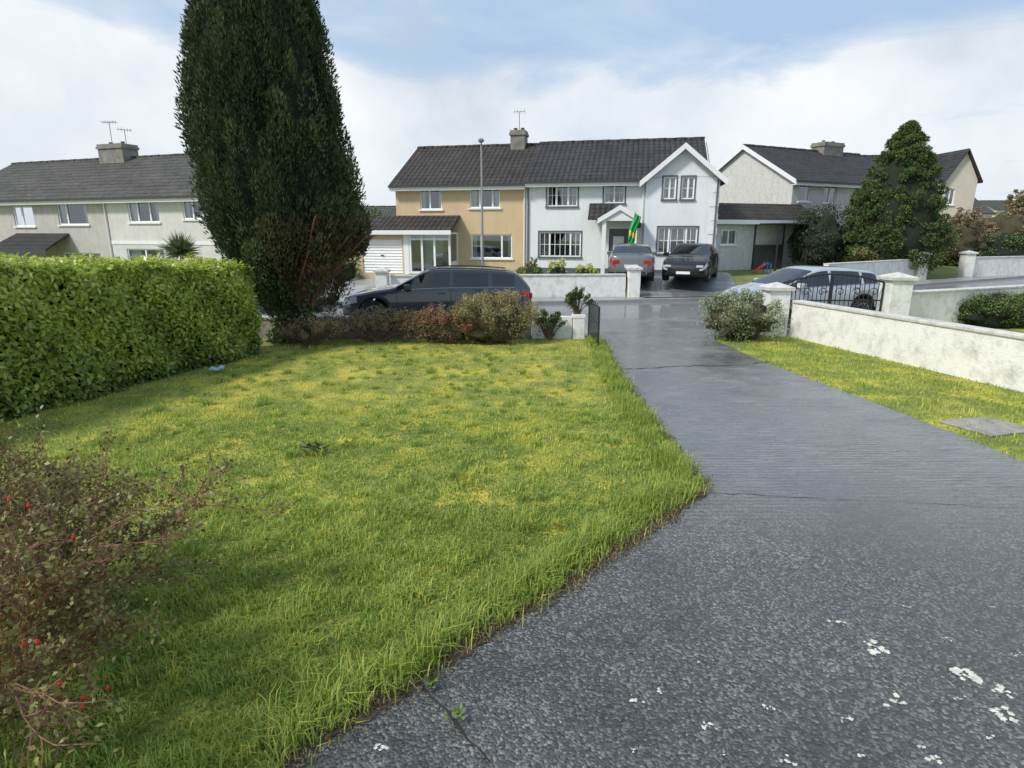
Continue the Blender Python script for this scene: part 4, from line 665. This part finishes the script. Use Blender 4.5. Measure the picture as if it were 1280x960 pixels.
# ---------------- shrubs and trees
shrub('shrub','reddish brown leafed shrub behind the lawn, left of the olive one','shrub',490,620,385,13.2,LRED,12000,.042,26,core=.5,ry=.5,loose=40,stem=RBARK,cm=CORE2)
shrub('shrub','olive brown sprawling shrub at the back of the lawn','shrub',546,682,365,13.15,LOL,22000,.04,40,core=.6,ry=.6,loose=50,cm=CORE2)
shrub('shrub','low straggly brown undergrowth along the foot of the stone wall','shrub',385,545,388,13.35,LBR,9000,.045,24,core=0,ry=.4,loose=60)
shrub('shrub','small brown tangled shrub at the foot of the cypress trunk','shrub',325,430,398,12.9,LBR,5500,.045,10,core=0,ry=.5,loose=36)
R=shrub('ivy_bush','small upright ivy plant on the white pier beside the open gate','ivy',704,743,361,14.0,LIV,2200,.055,7,z0=.53,ry=.3,core=0,loose=12); MB().tube([(0,0,-.53),(.03,0,-.2),(0,0,.2)],.03,6).build('trunk',BARK,R); shrub('ivy_bush','ivy trailing over the wall beside the white pier','ivy',664,712,388,13.72,LIV,1900,.055,10,ry=.18,core=0,loose=14)
shrub('flowering_bush','grey green rounded bush with pale flowers at wall end','bush',874,1000,366,13.7,LSG,20000,.045,50,core=.62,ry=.8,cm=CORE2,loose=22)
shrub('shrub','bright yellow green shrub behind the opposite white wall','shrub',680,716,324,23.,LYE,3000,.08,12); shrub('shrub','yellow flowering plants near the white house window','shrub',716,752,330,25.,LYE,2000,.07,12); shrub('shrub','dark green shrub at the left end of opposite garden','shrub',640,684,333,25.5,LGR,2500,.08,12)
shrub('shrub','small dark shrub just behind the cypress on the far side','shrub',400,450,322,30,LGR,2000,.1,12); shrub('shrub','leafless brown bush beside the ochre house porch','shrub',655,676,322,27.5,LBR,900,.07,8,core=0,loose=8)
# conifer
cx_=at(1112,290,32.6).x; gz_=g(float(cx_),32.6); R=empty('conifer_tree',(cx_,32.6,gz_),0,'large dense green conifer in front of the pebble-dashed house','tree'); top=at(1118,150,32.6).z-gz_
cp_=lambda t:2.72*max(0.02,(1-t**2.))**.85*(.84+.16*min(1,t*6))
m=MB(); nz=20
for i in range(nz+1):
    t=i/nz; 
    for k in range(24): a=2*PI*k/24; s=.82*cp_(t)*(1+.1*noise.noise(Vector((math.cos(a)*2,math.sin(a)*2,t*6)))); m.v.append((s*math.cos(a)+.25*t,s*math.sin(a),.3+t*(top-.6)))
for i in range(nz):
    for k in range(24): k2=(k+1)%24; m.f.append((i*24+k,i*24+k2,(i+1)*24+k2,(i+1)*24+k))
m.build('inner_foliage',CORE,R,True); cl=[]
for i in range(560):
    t=random.random()**1.2; z=.25+t*(top-.4); a=random.uniform(0,2*PI); q=random.uniform(.8,.99)*(1+.05*math.sin(a*5+z*2.5)); k=random.uniform(.14,.32)*(1.1-.5*t); cl.append((cp_(t)*q*math.cos(a)+.25*t,cp_(t)*q*math.sin(a),z,k,k,k*.75))
foliage('foliage',R,LCON,cl,92,.12,.065,.45,.5,False); MB().tube([(0,0,-.1),(0,0,3),(.2,0,top-.6)],[.25,.2,.05],8).build('trunk',BARK,R)
shrub('shrub','dark evergreen shrub between the gazebo and the conifer','shrub',988,1058,254,33.,LDK,12000,.11,40,core=.78); shrub('shrub','small rounded shrub at the foot of the conifer','shrub',1060,1105,310,31.5,LOL,2500,.1,12)
shrub('shrub','brown winter hedge right of the conifer','shrub',1165,1240,262,37.5,LBR,7000,.13,26,core=.75,loose=26,cm=CORE2); shrub('shrub','wide brown hedge at the far right behind the white wall','shrub',1210,1330,262,42,LBR,9000,.14,30,core=.8,loose=30,box=1,cm=CORE2); shrub('hedge','low clipped green hedge behind the far right roadside wall','hedge',1200,1330,292,37,LGR,7000,.12,34,box=1,ry=.8,core=.85)
shrub('shrub','low clipped green shrub inside the neighbouring lawn at right edge','shrub',1205,1330,366,15.6,LGR,16000,.05,60,core=.8,ry=.6,box=1); shrub('tree','bare topped tree in the distance at the right edge','tree',1245,1300,234,70,LBR,2500,.3,14,core=.3,loose=12)
shrub('tree','dark tree behind the left grey house roof','tree',112,158,178,50,LCON,2500,.25,14); shrub('tree','dark tree behind the garage of the ochre house','tree',440,490,256,42,LGR,3000,.2,14); shrub('shrub','small clipped shrub beyond the hedge near the palm','shrub',205,272,318,24,LYE,2500,.1,12); shrub('shrub','dark green shrub on the bank beside gazebo','shrub',925,950,304,34,LDK,2000,.1,10)
# cordyline
c=at(224,300,25.); R=empty('cordyline_palm',(c.x,25.,-.7),0,'small palm like cordyline beyond the hedge by the off white house','palm'); MB().tube([(0,0,0),(.05,0,1.4),(0,0,2.3)],[.1,.08,.07],7).build('trunk',BARK,R)
n=420; a=rng.uniform(0,2*PI,n); e=rng.uniform(-.45,1.45,n); A=np.stack([np.cos(a)*np.cos(e),np.sin(a)*np.cos(e),np.sin(e)],1); leaves('fronds',np.tile([0,0,2.3],(n,1)),A,rnd(n),rng.uniform(.6,.95,n),.05,LSG,R,.4*rng.random(n))
# gazebo and toy
c=at(976,300,33.); R=empty('gazebo',(c.x,33.,g(float(c.x),33.)),.3,'black metal garden gazebo with dark flat canopy','gazebo'); h_=at(975,281,33.).z-R.location.z
for x in (-.95,.95):
    for y in (-.9,.9): MB().tube([(x,y,0),(x,y,h_)],.05,6).build('post',BLK,R)
MB().box(-1.05,-1.,h_,1.05,1.,h_+.08).build('canopy',BLK,R,bevel=.03); MB().box(-.95,.88,.0,.95,.9,1.3).build('back_panel',GUT,R)
c=gp(968,342,.5); R=empty('play_slide',(c.x,c.y+1.5,g(c.x,c.y+1.5)),.2,'blue and red plastic toy slide beside the gazebo','toy'); R.scale=(.6,.6,.6); BLU=pm('blue_plastic',(.03,.16,.45),.5); REDP=pm('red_plastic',(.5,.04,.03),.5)
m=MB(); m.slab([(-.8,-.25,.05),(-.8,.25,.05),(.3,.25,.75),(.3,-.25,.75)],(0,0,.05)); m.build('chute',REDP,R); m=MB(); m.box(.3,-.28,0,.36,-.2,.95).box(.3,.2,0,.36,.28,.95).box(.62,-.28,0,.68,-.2,.8).box(.62,.2,0,.68,.28,.8).box(.3,-.2,.7,.68,.2,.75); m.build('ladder',BLU,R)
# ---------------- rose bush foreground
R=empty('rose_bush',(-2.85,2.65,0),0,'twiggy rose bush with red hips in the left foreground','bush'); m=MB(); leafP=[]
def twig(p,d,L,r,lv):
    pts=[p]; q=p.copy(); dd=d.copy(); n=7
    for i in range(n):
        dd=(dd+Vector((random.gauss(0,.14),random.gauss(0,.14),random.gauss(-.05 if lv==0 else -.03,.09)))).normalized(); q=q+dd*L/n; pts.append(q.copy())
        if lv>=1 or i>3:
            for k in range((2 if random.random()<.45 else 1) if lv else 1): leafP.append((q+Vector((random.gauss(0,.02),random.gauss(0,.02),random.gauss(0,.02))),dd.copy()))
        if lv<2 and i>=1:
            for k in range(2 if i%2 or lv==0 else 1): twig(q.copy(),(dd+Vector((random.gauss(0,.6),random.gauss(0,.6),random.gauss(.15,.45)))).normalized(),L*.38,r*.6,lv+1)
    m.tube(pts,[r*(1-.7*i/n) for i in range(n+1)],4)
for i in range(34):
    a=random.uniform(0,2*PI); e=random.uniform(.75,1.5); twig(Vector((.3*math.cos(a),.3*math.sin(a),0)),Vector((math.cos(a)*math.cos(e),math.sin(a)*math.cos(e),math.sin(e))),random.uniform(.8,1.4)*(.55+.45*math.sin(e)),.008,0)
m.build('stems',RTW,R); n=len(leafP); P_=np.array([tuple(p[0]) for p in leafP]); P_[:,2]=np.maximum(.03,P_[:,2]); A_=np.array([tuple(p[1]) for p in leafP])+.8*rnd(n)
leaves('foliage',P_,A_,rnd(n)+np.array([0,-.3,.9]),rng.uniform(.018,.038,n),rng.uniform(.012,.022,n),LR,R,rng.random(n))
HIP=pm('rose_hip_red',(.42,.03,.012),.3,.25,30.)
for (px,py,Y) in ((36,632,2.35),(12,625,2.35),(30,806,1.9),(47,803,1.9),(75,853,1.9),(104,872,1.95),(103,884,1.95),(135,860,2.0),(92,672,2.3)):
    p=at(px,py,Y)-R.location; MB().lathe([(.002,-.011),(.007,-.008),(.0092,0),(.007,.008),(.003,.012),(.004,.015)],tuple(p),n=8).build('rose_hip',HIP,R,True)
# lawn weed, litter, slab, edge weeds
def weed(label,px,py,n,L,W,mat):
    c=gp(px,py); R=empty('weed',(c.x,c.y,.0),0,label,'weed'); a=rng.uniform(0,2*PI,n); e=rng.uniform(.25,.8,n); A=np.stack([np.cos(a)*np.cos(e),np.sin(a)*np.cos(e),np.sin(e)],1); N=np.tile([0,0,1.],(n,1))+.4*rnd(n)
    P=np.concatenate([rng.normal(0,L*.35,(n,2)),np.full((n,1),.04)],1); leaves('foliage',P,A,N,rng.uniform(.6,1.1,n)*L,W,mat,R,.3+.7*rng.random(n))
weed('broad leaved dark weed growing in the middle of the lawn',392,566,30,.15,.06,LIV); weed('small light green weed to the right of the lawn weed',432,558,16,.12,.05,GR); weed('tiny weed growing from the driveway crack',572,903,18,.045,.02,LGR); weed('tiny weed at the ragged lawn corner of the crack',538,862,18,.05,.022,LGR)
c=gp(272,466); R=empty('litter_bottle',(c.x,c.y,.06),.4,'crumpled pale blue plastic litter lying below the hedge','litter'); m=MB(); m.tube([(-.13,0,0),(-.08,.01,.02),(0,0,.0),(.07,.01,.03),(.11,0,.02)],[.02,.045,.03,.045,.04],8); m.build('bottle_body',pm('pale_blue_plastic',(.35,.5,.6),.3),R)
s=[gp(*p) for p in ((1172,528),(1232,523),(1300,540),(1240,547))]; R=empty('concrete_slab',(s[0].x,s[0].y,0),0,'flat concrete drain slab set into the right grass verge','slab'); MB().slab([(q.x-s[0].x,q.y-s[0].y,.0) for q in s],(0,0,.03)).build('slab_body',pm('mossy_concrete',(.3,.29,.26),.9,.3,4.,.6,30,dirt=.5),R,bevel=.01)
# distant treeline
n=9000; x=rng.uniform(-140,160,n); hgt=4.5+1.5*np.sin(x*.11)+1.*np.sin(x*.31); P=np.stack([x,rng.uniform(118,128,n),rng.random(n)*hgt],1); N=rnd(n); tag(leaves('distant_trees',P,rnd(n),N,1.6,1.2,LBR,None,.5*rng.random(n)),'distant mass of trees on the horizon behind the houses','trees',kind='stuff')
